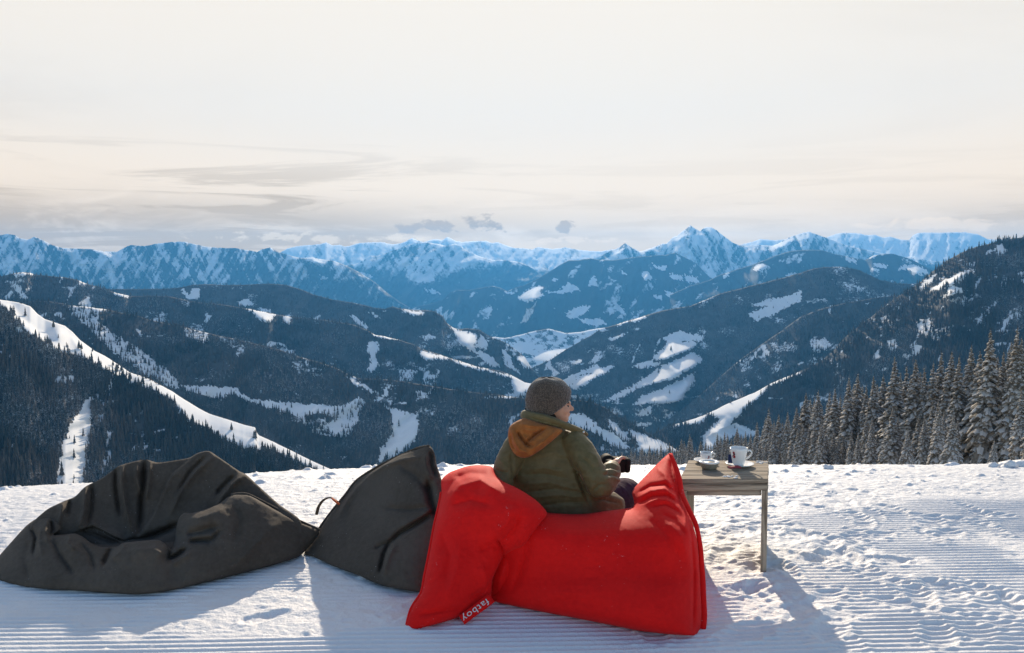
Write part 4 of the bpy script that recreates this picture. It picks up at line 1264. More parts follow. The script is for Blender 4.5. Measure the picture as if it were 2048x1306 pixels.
front_folds = [('b', 26, 0.035, [(150, 1090), (172, 1096)]), ('b', 30, 0.040, [(262, 1108), (310, 1104)]), ('b', 30, 0.035, [(392, 1052), (430, 1034)]), ('b', 18, -0.030, [(345, 1120), (352, 1150)]), ('c', 6, 0.016, [(440, 1062), (425, 1078), (380, 1082)]), ('c', 6, 0.018, [(60, 1052), (72, 1076), (66, 1110)]), ('r', 7, 0.012, [(84, 1050), (78, 1080), (84, 1112)]), ('c', 7, 0.026, [(222, 1094), (214, 1112), (206, 1130)]), ('r', 12, 0.018, [(250, 1090), (240, 1104), (225, 1118)]), ('c', 7, 0.028, [(338, 1098), (336, 1118), (352, 1112), (372, 1098)]), ('r', 9, 0.016, [(345, 1130), (362, 1118), (382, 1104)]), ('c', 14, 0.018, [(372, 1068), (402, 1062), (436, 1052)]),
               ('c', 9, 0.014, [(103, 1079), (120, 1110), (146, 1146)]), ('r', 14, 0.02, [(95, 1040), (90, 1060), (96, 1085)]), ('c', 6, 0.022, [(102, 1042), (104, 1060), (100, 1074)]), ('r', 9, 0.018, [(140, 1070), (136, 1085), (150, 1100)]), ('s', 9, 0.016, [(638, 1060), (590, 1040), (540, 1014), (492, 986)]),
               ('r', 26, 0.025, [(262, 1100), (310, 1098), (330, 1110)]), ('c', 10, 0.012, [(376, 1085), (400, 1082), (425, 1086)]), ('r', 18, 0.015, [(380, 1040), (420, 1030), (450, 1015)]), ('c', 12, 0.01, [(470, 1010), (480, 1040), (470, 1080)]), ('c', 8, 0.010, [(160, 1085), (180, 1110), (190, 1140)]),
               ('c', 16, 0.010, [(60, 1080), (50, 1120), (58, 1160)]), ('r', 20, 0.012, [(560, 1040), (520, 1080), (470, 1130)])]
sh_f = shell(front_out, 0.15, 0.10, front_folds, 2.7, 0.5, seed=4, wrinkle=0.0035)
seat_out = [(90, 1090, 4.24), (200, 1105, 4.22), (330, 1112, 4.22), (440, 1085, 4.32), (540, 1085, 4.40), (560, 1065, 4.56), (440, 1050, 4.64), (300, 1045, 4.68), (160, 1050, 4.56)]
sh_s = shell(seat_out, 0.03, 0.03, [], 8.0, 0.5, seed=6)
sh_c = shell([(146, 1066, 4.40), (166, 1056, 4.42), (186, 1050, 4.44), (206, 1058, 4.43), (228, 1072, 4.40), (250, 1086, 4.36), (236, 1098, 4.32), (200, 1096, 4.32), (166, 1084, 4.34)], 0.04, 0.06, [('c', 5, 0.014, [(170, 1062), (205, 1076), (240, 1088)]), ('r', 6, 0.012, [(186, 1054), (214, 1068), (238, 1082)])], 3.0, 0.45, seed=19)
join_shells('cover', [sh_b, sh_f, sh_s, sh_c], M_GREY, t).matrix_parent_inverse = Matrix.Translation((1.9, -4.4, 0))
sm_pts = [P(x, y, d - 0.012) for x, y, d in catmull([(462, 990, 4.50), (492, 988, 4.53), (540, 1011, 4.55), (590, 1038, 4.55), (640, 1060, 4.56)], 6, False)]
tube('seam', sm_pts, 0.0085, M_GREY, t).matrix_parent_inverse = Matrix.Translation((1.9, -4.4, 0))

# --- charcoal beanbag in the middle, its corner pointing up
t = thing('beanbag', 'plump charcoal canvas beanbag with a pointed top corner, leaning against the red beanbag', 'beanbag', (-0.7, 4.4, 0))
IV = Matrix.Translation((0.7, -4.4, 0))
mid_out = [(609, 1107, gd(609, 1107)), (622, 1080, 4.64), (640, 1056, 4.69), (662, 1024, 4.77), (690, 990, 4.80), (714, 960, 4.82), (738, 945, 4.80), (768, 927, 4.74), (800, 909, 4.66), (833, 898, 4.58), (858, 892, 4.52), (868, 904, 4.48), (873, 928, 4.44), (882, 955, 4.38), (890, 990, 4.32), (900, 1040, 4.25), (900, 1100, 4.15), (890, 1150, 4.06), (870, 1186, 4.00), (833, 1184, gd(833, 1184)), (765, 1171, gd(765, 1171)), (714, 1150, gd(714, 1150)), (662, 1130, gd(662, 1130)), (628, 1114, gd(628, 1114))]
mid_folds = [('r', 8, 0.022, [(676, 1036), (692, 1006), (714, 974), (738, 952), (768, 932), (802, 920), (842, 913)]), ('c', 8, 0.016, [(668, 1030), (690, 996), (716, 966), (740, 948)]), ('c', 7, 0.026, [(776, 1088), (800, 1066), (838, 1044), (868, 1024)]), ('c', 6, 0.024, [(780, 1082), (768, 1108), (759, 1145)]), ('r', 9, 0.014, [(790, 1090), (776, 1118), (768, 1148)]),
             ('c', 10, 0.012, [(770, 1016), (820, 1020), (862, 1014)]), ('c', 10, 0.030, [(856, 960), (862, 1000), (876, 1040)]), ('r', 10, 0.018, [(850, 905), (852, 930), (862, 960)]), ('c', 7, 0.016, [(862, 902), (862, 930), (872, 955)]), ('c', 8, 0.012, [(750, 1098), (774, 1084)]), ('r', 14, 0.012, [(800, 1055), (840, 1034), (866, 1016)]), ('c', 12, 0.010, [(800, 930), (830, 950), (860, 985)]),
             ('c', 14, 0.008, [(700, 1000), (690, 1050), (694, 1110)])]
sh_m = shell(mid_out, 0.17, 0.30, mid_folds, 2.7, 0.5, seed=8, wrinkle=0.0025)
join_shells('cover', [sh_m], M_GREY, t).matrix_parent_inverse = IV
tube('seam', [P(x, y, d) for x, y, d in catmull([(612, 1104, 4.54), (640, 1055, 4.68), (663, 1023, 4.76), (691, 989, 4.79), (715, 959, 4.81), (768, 926, 4.73), (833, 897, 4.57), (858, 892, 4.51)], 6, False)], 0.008, M_GREY, t).matrix_parent_inverse = IV
st = tube('strap', [P(x, y, d) for x, y, d in catmull([(633, 1029, 4.86), (637, 1014, 4.84), (645, 1002, 4.80), (655, 996, 4.76), (664, 996, 4.72), (674, 1003, 4.66)], 3, False)], 0.010, M_STRAP, t, 8, 0.5)
st.matrix_parent_inverse = IV
og = tube('strap_end', [P(x, y, 4.66) for x, y in ((663, 996), (668, 1000), (673, 1004), (679, 1009))], [0.012, 0.017, 0.018, 0.014], M_ORANGE, st, 8, 0.4)
og['label'] = 'orange end of the strap'

# --- red beanbag
FOLD_GAIN = 1.75
t = thing('beanbag', 'bright red beanbag with upturned corners and a woven name tag, the person sitting in it', 'beanbag', (0.25, 3.9, 0))
IV = Matrix.Translation((-0.25, -3.9, 0))
right_out = [(960, 1195, 4.02), (985, 1203, gd(985, 1203) + 0.02), (1050, 1217, gd(1050, 1217)), (1100, 1227, gd(1100, 1227)), (1160, 1238, gd(1160, 1238)), (1220, 1250, gd(1220, 1250)), (1280, 1262, gd(1280, 1262)), (1340, 1269, gd(1340, 1269)), (1385, 1271, gd(1385, 1271)), (1400, 1269, 3.53), (1404, 1230, 3.56), (1402, 1180, 3.62), (1400, 1140, 3.68), (1397, 1095, 3.76), (1386, 1050, 3.76), (1374, 1020, 3.96), (1364, 995, 4.04), (1361, 968, 4.12), (1355, 940, 4.22), (1348, 917, 4.29), (1341, 907, 4.32), (1333, 911, 4.32), (1312, 930, 4.30), (1290, 953, 4.24), (1270, 974, 4.20), (1264, 986, 4.17), (1268, 1002, 4.14), (1266, 1014, 4.11), (1242, 1018, 4.08), (1210, 1022, 4.06), (1176, 1027, 4.05), (1140, 1028, 4.04), (1095, 1025, 4.04), (1050, 1018, 4.08), (1000, 1040, 4.12), (965, 1110, 4.08)]
right_folds = [('c', 5, 0.010, [(1373, 1000), (1376, 1030), (1384, 1080), (1388, 1140), (1388, 1200), (1386, 1262)]), ('r', 9, 0.004, [(1380, 1060), (1397, 1130), (1399, 1200)]), ('c', 5, 0.016, [(1276, 986), (1300, 972), (1330, 968), (1352, 985)]), ('r', 7, 0.014, [(1274, 996), (1300, 982), (1330, 978), (1352, 995)]), ('c', 5, 0.014, [(1276, 1008), (1305, 992), (1335, 990), (1358, 1008)]),
               ('r', 6, 0.010, [(1285, 1010), (1315, 998), (1345, 1004), (1364, 1026)]), ('c', 6, 0.014, [(1340, 915), (1343, 950), (1352, 985), (1362, 1010)]), ('c', 6, 0.010, [(1300, 1016), (1330, 1008), (1358, 1024), (1374, 1050)]), ('r', 8, 0.012, [(1312, 935), (1330, 950), (1340, 975)]), ('c', 7, 0.008, [(1325, 1028), (1350, 1040), (1372, 1070)]),
               ('r', 10, 0.006, [(1330, 1040), (1360, 1070), (1374, 1110)]), ('c', 12, 0.007, [(1300, 1040), (1340, 1075), (1362, 1120)]), ('c', 16, 0.006, [(1090, 1210), (1150, 1200), (1220, 1215)]), ('b', 70, 0.02, [(1150, 1120), (1280, 1140)]), ('c', 10, 0.012, [(1060, 1080), (1045, 1130), (1025, 1180)])]
sh_r = shell(right_out, lambda X, Y: 0.19 + 0.20 * (1 - sstep(Y, 1050, 1165)), 0.10, right_folds, 2.7, 0.45, seed=12, wrinkle=0.0018)
flap_out = [(811, 1264, 3.55), (822, 1218, 3.60), (843, 1184, 3.67), (850, 1150, 3.74), (860, 1100, 3.84), (869, 1051, 3.95), (878, 1012, 4.06), (883, 985, 4.13), (883, 960, 4.21), (901, 944, 4.24), (936, 932, 4.24), (963, 930, 4.22), (984, 934, 4.16), (992, 950, 4.10), (1006, 963, 3.98), (1028, 973, 3.93), (1050, 985, 3.90), (1075, 1003, 3.87), (1094, 1026, 3.85), (1082, 1046, 3.78), (1065, 1070, 3.75), (1048, 1090, 3.72), (1033, 1105, 3.84), (1020, 1112, 3.83), (1006, 1117, 3.83), (994, 1138, 3.76), (985, 1160, 3.75), (983, 1185, 3.74), (978, 1206, gd(978, 1206)), (950, 1222, gd(950, 1222)), (905, 1239, gd(905, 1239)), (860, 1252, gd(860, 1252))]
flap_folds = [('c', 6, 0.022, [(1006, 1116), (1004, 1096), (994, 1078)]), ('c', 5, 0.020, [(1006, 1117), (1018, 1108), (1032, 1106)]), ('r', 9, 0.012, [(1020, 1100), (1040, 1075), (1060, 1050)]), ('c', 10, 0.012, [(1002, 1085), (1025, 1060), (1040, 1030)]), ('r', 16, 0.016, [(990, 1070), (1015, 1045), (1025, 1010)]), ('r', 22, 0.028, [(896, 1000), (920, 972), (960, 960), (1000, 985)]),
              ('c', 12, 0.012, [(905, 955), (940, 946), (975, 948)]), ('c', 10, 0.012, [(890, 985), (905, 965), (930, 950)]), ('r', 8, 0.008, [(905, 965), (935, 955), (968, 955)]), ('c', 12, 0.010, [(905, 1010), (940, 1000), (985, 1010)]), ('c', 9, 0.009, [(960, 1100), (985, 1090), (1003, 1100)]), ('c', 8, 0.010, [(985, 1160), (970, 1180), (940, 1195)]), ('r', 12, 0.012, [(965, 1130), (975, 1165), (972, 1195)]),
              ('c', 8, 0.008, [(838, 1230), (880, 1222), (930, 1215)]), ('c', 16, 0.008, [(880, 1060), (900, 1110), (890, 1170)]), ('r', 22, 0.010, [(920, 1080), (915, 1140), (890, 1200)])]
sh_l = shell(flap_out, lambda X, Y: 0.16 + 0.13 * (1 - sstep(Y, 985, 1110)), 0.14, flap_folds, 2.7, 0.47, seed=13, wrinkle=0.002)
wedge_out = [(1000, 1110, 3.84), (1036, 1098, 3.85), (1034, 1125, 3.82), (1020, 1150, 3.80), (1010, 1182, 3.80), (1004, 1206, 3.86), (990, 1208, 3.85), (979, 1190, 3.83), (984, 1150, 3.83)]
sh_w = shell(wedge_out, 0.05, 0.10, [('r', 8, 0.008, [(1012, 1120), (1000, 1160), (996, 1195)])], 4.0, 0.5, seed=14)
seat_r = [(1010, 1045, 4.06), (1120, 1050, 4.0), (1260, 1045, 4.06), (1300, 1038, 4.35), (1310, 1032, 4.75), (1240, 1030, 4.95), (1080, 1030, 4.95), (985, 1032, 4.75), (975, 1038, 4.35)]
sh_q = shell(seat_r, 0.02, 0.22, [], 8.0, 0.5, seed=15)
join_shells('cover', [sh_r, sh_l, sh_w, sh_q], M_RED, t).matrix_parent_inverse = IV
tube('seam', [P(x, y, d - 0.02) for x, y, d in catmull([(1341, 908, 4.19), (1350, 930, 4.12), (1358, 955, 4.04), (1363, 985, 3.96), (1376, 1015, 3.85), (1392, 1050, 3.77), (1401, 1095, 3.72), (1404, 1140, 3.68), (1406, 1180, 3.62), (1408, 1230, 3.56), (1404, 1270, 3.52)], 6, False)], [0.013] * 3 + [0.015] * 200, M_RED, t, 8, 0.6).matrix_parent_inverse = IV if False else IV
tube('seam', [P(x, y, d - 0.01) for x, y, d in catmull([(811, 1264, 3.55), (822, 1218, 3.60), (843, 1184, 3.67), (850, 1150, 3.74), (860, 1100, 3.84), (869, 1051, 3.95), (878, 1012, 4.06), (883, 985, 4.14)], 6, False)], 0.009, M_RED, t, 8, 0.7).matrix_parent_inverse = IV


def surf_d(sh, px, py):
    """distance of a shell's front surface at a pixel"""
    i = sh[2]
    x, y = np.array([float(px)]), np.array([float(py)])
    fr = i['front'] if np.isscalar(i['front']) else i['front'](x, y)
    return float(i['samp'](i['base'], x, y)[0] - fr * np.clip(i['samp'](i['phi'], x, y)[0], 0, 1) ** i['expo'])


# woven tag with the maker's name, upside down on the lower hem
dA = gd(945, 1228) - 0.10
a_, b_ = pt(976, 1199, dA + 0.05), pt(921, 1240, dA - 0.01)
ex = (b_ - a_).normalized()
vw = (Vector((0, 0, CAM_Z)) - (a_ + b_) / 2).normalized()
ey = vw.cross(ex).normalized()
ez = ex.cross(ey).normalized()
LB = (b_ - a_).length
tv = []
for k in range(9):
    s = k / 8
    for q in range(5):
        v = q / 4
        w_ = a_ + ex * (LB * 1.10 * s - 0.02) + ey * ((v - 0.42) * 0.046) + ez * (0.006 * math.sin(s * 6) * v + 0.004 * v)
        tv.append(tuple(w_))
tg = mesh_np('name_tag', np.array(tv), grid_faces(9, 5), [M_RED], True, t)
tg.matrix_parent_inverse = IV
md = tg.modifiers.new('thick', 'SOLIDIFY')
md.thickness = 0.003
fc = bpy.data.curves.new('lettering', 'FONT')
fc.body = 'fatboy'
fc.size = 0.041
fc.extrude = 0.0006
fc.space_character = 1.12
tob = bpy.data.objects.new('lettering_source', fc)
COL.objects.link(tob)
dg = bpy.context.evaluated_depsgraph_get()
me = bpy.data.meshes.new_from_object(tob.evaluated_get(dg))
bpy.data.objects.remove(tob)
me.name = 'lettering'
wmax = max(v.co.x for v in me.vertices)
Mx = Matrix((ex, ey, ez)).transposed().to_4x4()
Mx.translation = a_ + ex * 0.003 - ey * 0.008 + ez * 0.0095
sx = LB * 0.93 / wmax
me.transform(Mx @ Matrix.Diagonal((sx, 1.0, 1.0, 1.0)))
me.materials.clear()
me.materials.append(M_WHITE)
lt = new_obj('lettering', me, tg)
FOLD_GAIN = 1.6

# ------------------------------------------------------------------ the person
def ell_ring(c, ax, ay, n=20):
    return [c + ax * math.cos(6.28318 * k / n) + ay * math.sin(6.28318 * k / n) for k in range(n)]


class Solid:
    """several closed lofts and balls, fused into one skin by a voxel remesh"""
    def __init__(self):
        self.v, self.f = [], []

    def rings(self, rs):
        o = len(self.v)
        n = len(rs[0])
        for r in rs:
            self.v += [tuple(p) for p in r]
        for i in range(len(rs) - 1):
            for k in range(n):
                self.f.append((o + i * n + k, o + i * n + (k + 1) % n, o + (i + 1) * n + (k + 1) % n, o + (i + 1) * n + k))
        self.f.append(tuple(o + k for k in reversed(range(n))))
        self.f.append(tuple(o + (len(rs) - 1) * n + k for k in range(n)))

    def limb(self, pts, radii, n=16, sub=4, wob=0.0, seed=0):
        q = catmull([tuple(p) + (r,) for p, r in zip(pts, radii)], 1e9, False) if sub == 0 else None
        P_, R_ = [], []
        m = len(pts)
        for i in range(m - 1):
            p0, p1, p2, p3 = pts[max(i - 1, 0)], pts[i], pts[i + 1], pts[min(i + 2, m - 1)]
            for s in range(sub):
                t = s / sub
                a = (p2 - p0) * 0.5
                b = (p3 - p1) * 0.5
                P_.append((2 * t ** 3 - 3 * t * t + 1) * p1 + (t ** 3 - 2 * t * t + t) * a + (-2 * t ** 3 + 3 * t * t) * p2 + (t ** 3 - t * t) * b)
                R_.append(radii[i] + (radii[i + 1] - radii[i]) * t)
        P_.append(pts[-1])
        R_.append(radii[-1])
        rs = []
        # round ends
        d0 = (P_[1] - P_[0]).normalized()
        d1 = (P_[-1] - P_[-2]).normalized()
        seq = [(P_[0] - d0 * R_[0] * 0.75, R_[0] * 0.55)] + [(p, r) for p, r in zip(P_, R_)] + [(P_[-1] + d1 * R_[-1] * 0.75, R_[-1] * 0.55)]
        for i, (p, r) in enumerate(seq):
            t = (seq[min(i + 1, len(seq) - 1)][0] - seq[max(i - 1, 0)][0]).normalized()
            s = t.cross(Vector((0.2, 0.9, 0.15))).normalized()
            u = s.cross(t)
            rr = r * (1 + wob * vnoise(np.array(i * 0.9), np.array(float(seed)), seed))
            rs.append(ell_ring(p, s * rr, u * rr, n))
        self.rings(rs)

    def ball(self, c, rx, ry, rz, rot=None, n=16):
        rs = []
        for i in range(1, 12):
            a = math.pi * i / 12
            z = -math.cos(a)
            k = math.sin(a)
            ring = []
            for j in range(n):
                b = 6.28318 * j / n
                p = Vector((rx * k * math.cos(b), ry * k * math.sin(b), rz * z))
                if rot is not None:
                    p = rot @ p
                ring.append(c + p)
            rs.append(ring)
        self.rings(rs)

    def build(self, name, voxel, material, parent, smooth=3, fac=0.5, after=None):
        me = bpy.data.meshes.new(name + '_raw')
        me.from_pydata(self.v, [], self.f)
        bm = bmesh.new()
        bm.from_mesh(me)
        bmesh.ops.recalc_face_normals(bm, faces=bm.faces)
        bm.to_mesh(me)
        bm.free()
        ob = bpy.data.objects.new(name + '_raw', me)
        COL.objects.link(ob)
        r = ob.modifiers.new('r', 'REMESH')
        r.mode = 'VOXEL'
        r.voxel_size = voxel
        s = ob.modifiers.new('s', 'SMOOTH')
        s.iterations = smooth
        s.factor = fac
        d_ = bpy.context.evaluated_depsgraph_get()
        m2 = bpy.data.meshes.new_from_object(ob.evaluated_get(d_))
        bpy.data.objects.remove(ob)
        m2.name = name
        m2.materials.clear()
        m2.materials.append(material)
        m2.polygons.foreach_set('use_smooth', np.ones(len(m2.polygons), bool))
        if after:
            n = len(m2.vertices)
            co = np.empty(n * 3)
            no = np.empty(n * 3)
            m2.vertices.foreach_get('co', co)
            m2.vertices.foreach_get('normal', no)
            co, no = co.reshape(-1, 3), no.reshape(-1, 3)
            m2.vertices.foreach_set('co', (co + no * after(co, no)[:, None]).ravel())
            m2.update()
        return new_obj(name, m2, parent)


def to_px(co):
    """world points -> pixels of the picture, for laying folds where the photograph has them"""
    x, y, z = co[:, 0], co[:, 1], co[:, 2] - CAM_Z
    c, s = math.cos(PITCH), math.sin(PITCH)
    dep = y * c - z * s
    up = y * s + z * c
    return W / 2 + F * x / dep, H / 2 - F * up / dep


def skin_look(n, b):
    tcn = n.n('ShaderNodeTexCoord')
    nz = n.noise(tcn.outputs['Object'], 30.0, 3.0, 0.6)
    n.put(b.inputs['Base Color'], n.mix(nz, rgb(0.52, 0.27, 0.18), rgb(0.62, 0.34, 0.24)))
    b.inputs['Subsurface Weight'].default_value = 0.15
    b.inputs['Subsurface Radius'].default_value = (0.01, 0.004, 0.002)


def knit_look(n, b):
    tcn = n.n('ShaderNodeTexCoord')
    v = n.n('ShaderNodeTexVoronoi')
    n.t.links.new(tcn.outputs['Object'], v.inputs['Vector'])
    v.inputs['Scale'].default_value = 150.0
    nz = n.noise(tcn.outputs['Object'], 60.0, 3.0, 0.7)
    n.put(b.inputs['Base Color'], n.mix(n.ramp(n.m('ADD', n.m('MULTIPLY', v.outputs['Distance'], 0.6), n.m('MULTIPLY', nz, 0.6)), 0.25, 0.75), rgb(0.17, 0.125, 0.095), rgb(0.06, 0.044, 0.034)))
    bump(n, b, v.outputs['Distance'], 0.8, 0.004)
    b.inputs['Sheen Weight'].default_value = 0.5


def cloth_look(c1, c2, sc=26.0):
    def build(n, b):
        tcn = n.n('ShaderNodeTexCoord')
        nz = n.noise(tcn.outputs['Object'], sc, 4.0, 0.65)
        n.put(b.inputs['Base Color'], n.mix(n.ramp(nz, 0.3, 0.7), rgb(*c1), rgb(*c2)))
        bump(n, b, nz, 0.35, 0.006)
        b.inputs['Sheen Weight'].default_value = 0.08
    return build


M_SKIN = mat('skin', (0.56, 0.30, 0.21), 0.5, 0.35, skin_look)
M_OLIVE = mat('olive_jacket_cloth', (0.075, 0.070, 0.030), 0.6, 0.3, cloth_look((0.108, 0.080, 0.030), (0.145, 0.110, 0.046)))
M_BROWN = mat('tan_hood_cloth', (0.30, 0.13, 0.03), 0.8, 0.15, cloth_look((0.28, 0.090, 0.022), (0.37, 0.126, 0.032)))
M_KNIT = mat('grey_brown_knit', (0.10, 0.085, 0.075), 0.95, 0.1, knit_look)
M_BLACK = mat('black_fleece', (0.02, 0.02, 0.018), 0.9, 0.1)
M_PURPLE = mat('dark_purple_trousers', (0.055, 0.020, 0.050), 0.85, 0.05, cloth_look((0.030, 0.009, 0.028), (0.046, 0.015, 0.042)))
M_CAM = mat('black_camera_plastic', (0.016, 0.015, 0.015), 0.75, 0.15)
M_EYE = mat('dark_eye', (0.02, 0.015, 0.012), 0.2, 0.5)
M_BROW = mat('dark_brow_hair', (0.05, 0.03, 0.02), 0.9)
M_METAL = mat('steel_snap', (0.6, 0.6, 0.58), 0.3, 0.5, None, Metallic=1.0)

ORG = pt(1125, 1020, 4.30)
ORG.z = 0.16
man = thing('person', 'person from behind in olive jacket with tan hood and knit beanie, looking right', 'person', tuple(ORG))
PINV = Matrix.Translation(-ORG)


def pp(o):
    o.matrix_parent_inverse = PINV
    return o


V3 = lambda x, y, d: pt(x, y, d)
HEAD = V3(1096, 802, 4.27)
YAW = rad(14)                                           # the face looks right and a little away from us
hx_ = Vector((math.cos(YAW), math.sin(YAW), 0))
hy_ = Vector((-math.sin(YAW), math.cos(YAW), 0))
hz_ = Vector((0, 0, 1))
HR = Matrix((hx_, hy_, hz_)).transposed()


def hp(x, y, z):
    return HEAD + hx_ * x + hy_ * y + hz_ * z


S = Solid()
# head: skull, face, jaw, nose, lips, chin, brow, ears
S.ball(hp(-0.005, 0, 0.01), 0.098, 0.076, 0.108, HR)
S.ball(hp(0.055, 0, -0.045), 0.062, 0.062, 0.078, HR)
S.ball(hp(0.070, 0, -0.088), 0.046, 0.046, 0.036, HR)
S.ball(hp(0.100, 0, -0.104), 0.020, 0.022, 0.017, HR)
S.ball(hp(0.112, 0, -0.012), 0.014, 0.046, 0.012, HR)
S.limb([hp(0.116, 0, -0.018), hp(0.127, 0, -0.036), hp(0.138, 0, -0.050)], [0.009, 0.011, 0.014], 12, 3)
S.ball(hp(0.124, 0.011, -0.053), 0.011, 0.009, 0.008, HR)
S.ball(hp(0.124, -0.011, -0.053), 0.011, 0.009, 0.008, HR)
S.ball(hp(0.117, 0, -0.074), 0.012, 0.022, 0.006, HR)
S.ball(hp(0.114, 0, -0.084), 0.011, 0.020, 0.006, HR)
for s in (1, -1):
    S.ball(hp(0.082, s * 0.040, -0.048), 0.030, 0.022, 0.024, HR)
    S.ball(hp(-0.008, s * 0.080, -0.03), 0.017, 0.008, 0.030, HR)
S.limb([hp(-0.01, 0, -0.05), hp(-0.025, 0, -0.11), V3(1092, 850, 4.28)], [0.058, 0.056, 0.062], 16, 3)
# trunk and limbs under the clothes
S.limb([V3(1092, 850, 4.28), V3(1096, 885, 4.28), V3(1112, 940, 4.28), V3(1140, 1000, 4.27), V3(1150, 1040, 4.26)], [0.07, 0.115, 0.125, 0.135, 0.13], 18, 4)
S.limb([V3(1040, 884, 4.27), V3(1012, 938, 4.17), V3(1004, 985, 4.10)], [0.055, 0.046, 0.036], 14, 4)
S.limb([V3(1150, 888, 4.24), V3(1196, 978, 4.10), V3(1212, 950, 4.24), V3(1224, 936, 4.31)], [0.055, 0.044, 0.036, 0.030], 14, 4)
S.limb([V3(1150, 1035, 4.30), V3(1205, 1010, 4.48), V3(1256, 985, 4.74)], [0.085, 0.075, 0.058], 14, 4)
S.limb([V3(1256, 985, 4.74), V3(1264, 1030, 4.95), V3(1264, 1055, 5.06)], [0.055, 0.050, 0.04], 14, 3)
S.limb([V3(1110, 1035, 4.34), V3(1130, 1010, 4.55), V3(1150, 985, 4.82)], [0.085, 0.075, 0.058], 14, 4)
S.limb([V3(1150, 985, 4.82), V3(1160, 1030, 5.02), V3(1160, 1050, 5.12)], [0.055, 0.050, 0.04], 14, 3)
# hands: palm, four fingers and a thumb round the camera grip
hw = V3(1226, 932, 4.31)


def hand(w, fwd, up, out, curl, thumb_side):
    """w wrist, fwd along the hand, up = back of the hand, out = towards the little finger"""
    pc = w + fwd * 0.045
    S.ball(pc, 0.040, 0.036, 0.018, Matrix((fwd, out, up)).transposed(), 14)
    for q, (o, l) in enumerate(((-0.030, 0.070), (-0.010, 0.080), (0.010, 0.074), (0.030, 0.058))):
        b = w + fwd * 0.076 + out * o
        k1 = b + (fwd * math.cos(curl * 0.5) - up * math.sin(curl * 0.5)) * l * 0.45
        k2 = k1 + (fwd * math.cos(curl * 1.3) - up * math.sin(curl * 1.3)) * l * 0.32
        k3 = k2 + (fwd * math.cos(curl * 2.1) - up * math.sin(curl * 2.1)) * l * 0.26
        S.limb([pc + out * o * 0.8, b, k1, k2, k3], [0.011, 0.0105, 0.0095, 0.0085, 0.0075], 10, 2)
    tb = w + fwd * 0.022 + out * 0.030 * thumb_side
    t1 = tb + (fwd * 0.6 + out * 0.75 * thumb_side - up * 0.2).normalized() * 0.036
    t2 = t1 + (fwd * 0.9 + out * 0.1 * thumb_side - up * 0.5).normalized() * 0.030
    S.limb([tb, t1, t2], [0.013, 0.011, 0.009], 10, 2)


fw = (V3(1236, 916, 4.40) - hw).normalized()
ot = Vector((0.45, -0.75, 0.30))
ot = (ot - fw * ot.dot(fw)).normalized()
upv = ot.cross(fw).normalized()
if upv.z < 0:
    upv = -upv
hand(hw, fw, upv, ot, 0.75, -1)
lw_ = V3(1004, 990, 4.10)
fl = Vector((0.10, 0.55, -0.85)).normalized()
ol = Vector((-0.9, 0.2, 0.0))
ol = (ol - fl * ol.dot(fl)).normalized()
hand(lw_, fl, ol.cross(fl).normalized(), ol, 0.35, -1)
body = pp(S.build('body', 0.0048, M_SKIN, man, 4, 0.5))

# eyes, brows
for s in (1, -1):
    e = Solid()
    e.ball(hp(0.099, s * 0.031, -0.028), 0.012, 0.012, 0.010, HR, 12)
    me = bpy.data.meshes.new('eye')
    me.from_pydata(e.v, [], e.f)
    me.materials.append(M_EYE)
    pp(new_obj('eye', me, body))
    pp(tube('eyebrow', [hp(0.112, s * 0.014, -0.010), hp(0.110, s * 0.030, -0.006), hp(0.100, s * 0.044, -0.010)], [0.003, 0.0045, 0.003], M_BROW, body, 6))
for o in body.children:
    o.matrix_parent_inverse = Matrix.Identity(4)

# beanie: rings of ribbed knit, lower over ears and nape
vs_, fs = [], []
NA, NR = 144, 26
hc = HEAD + Vector((0.004, 0, 0.006))
for i in range(NR + 1):
    f = i / NR
    for k in range(NA):
        a = 6.28318 * k / NA
        ca, sa = math.cos(a), math.sin(a)
        brim = float(np.interp(math.degrees(math.acos(max(-1, min(1, ca)))), [0, 25, 50, 75, 95, 120, 150, 180], [0.012, 0.006, -0.012, -0.040, -0.066, -0.072, -0.058, -0.050]))
        th = f * math.pi / 2
        rr = math.cos(th) ** 0.70 if f < 1 else 0.0
        zt_ = 0.124 + 0.004 * math.sin(a * 3 + 1) * f
        z = brim + (zt_ - brim) * math.sin(th) ** 1.02
        rx, ry = 0.131, 0.104
        if f < 0.25:
            rx *= 0.94 + 0.06 * (f / 0.25)
            ry *= 0.94 + 0.06 * (f / 0.25)
        lump = 1 + 0.008 * math.sin(5 * a + 3 * f) * f + 0.02 * float(vnoise(np.array(a * 2), np.array(f * 4), 9))
        rib = 1 + (0.016 if k % 3 == 0 else -0.006) * (1 - f ** 3)
        p = Vector((rx * rr * ca * lump * rib - 0.012 * f, ry * rr * sa * lump * rib, z))
        vs_.append(tuple(hc + HR @ p))
for i in range(NR):
    for k in range(NA):
        fs.append((i * NA + k, i * NA + (k + 1) % NA, (i + 1) * NA + (k + 1) % NA, (i + 1) * NA + k))
be = mesh_np('knit_beanie', np.array(vs_), fs, [M_KNIT], True, man)
md = be.modifiers.new('thick', 'SOLIDIFY')
md.thickness = 0.006
pp(be)

# neck warmer
pp(tube('neck_warmer', [V3(1078, 806, 4.285), V3(1084, 824, 4.285), V3(1090, 850, 4.28)], [0.083, 0.086, 0.088], M_BLACK, man, 24))

# jacket
J = Solid()


def torso(px, py, d, hw_, hd_, yaw=0.12):
    c = V3(px, py, d)
    return ell_ring(c, Vector((math.cos(yaw), -math.sin(yaw), 0)) * hw_, Vector((math.sin(yaw), math.cos(yaw), 0)) * hd_, 28)


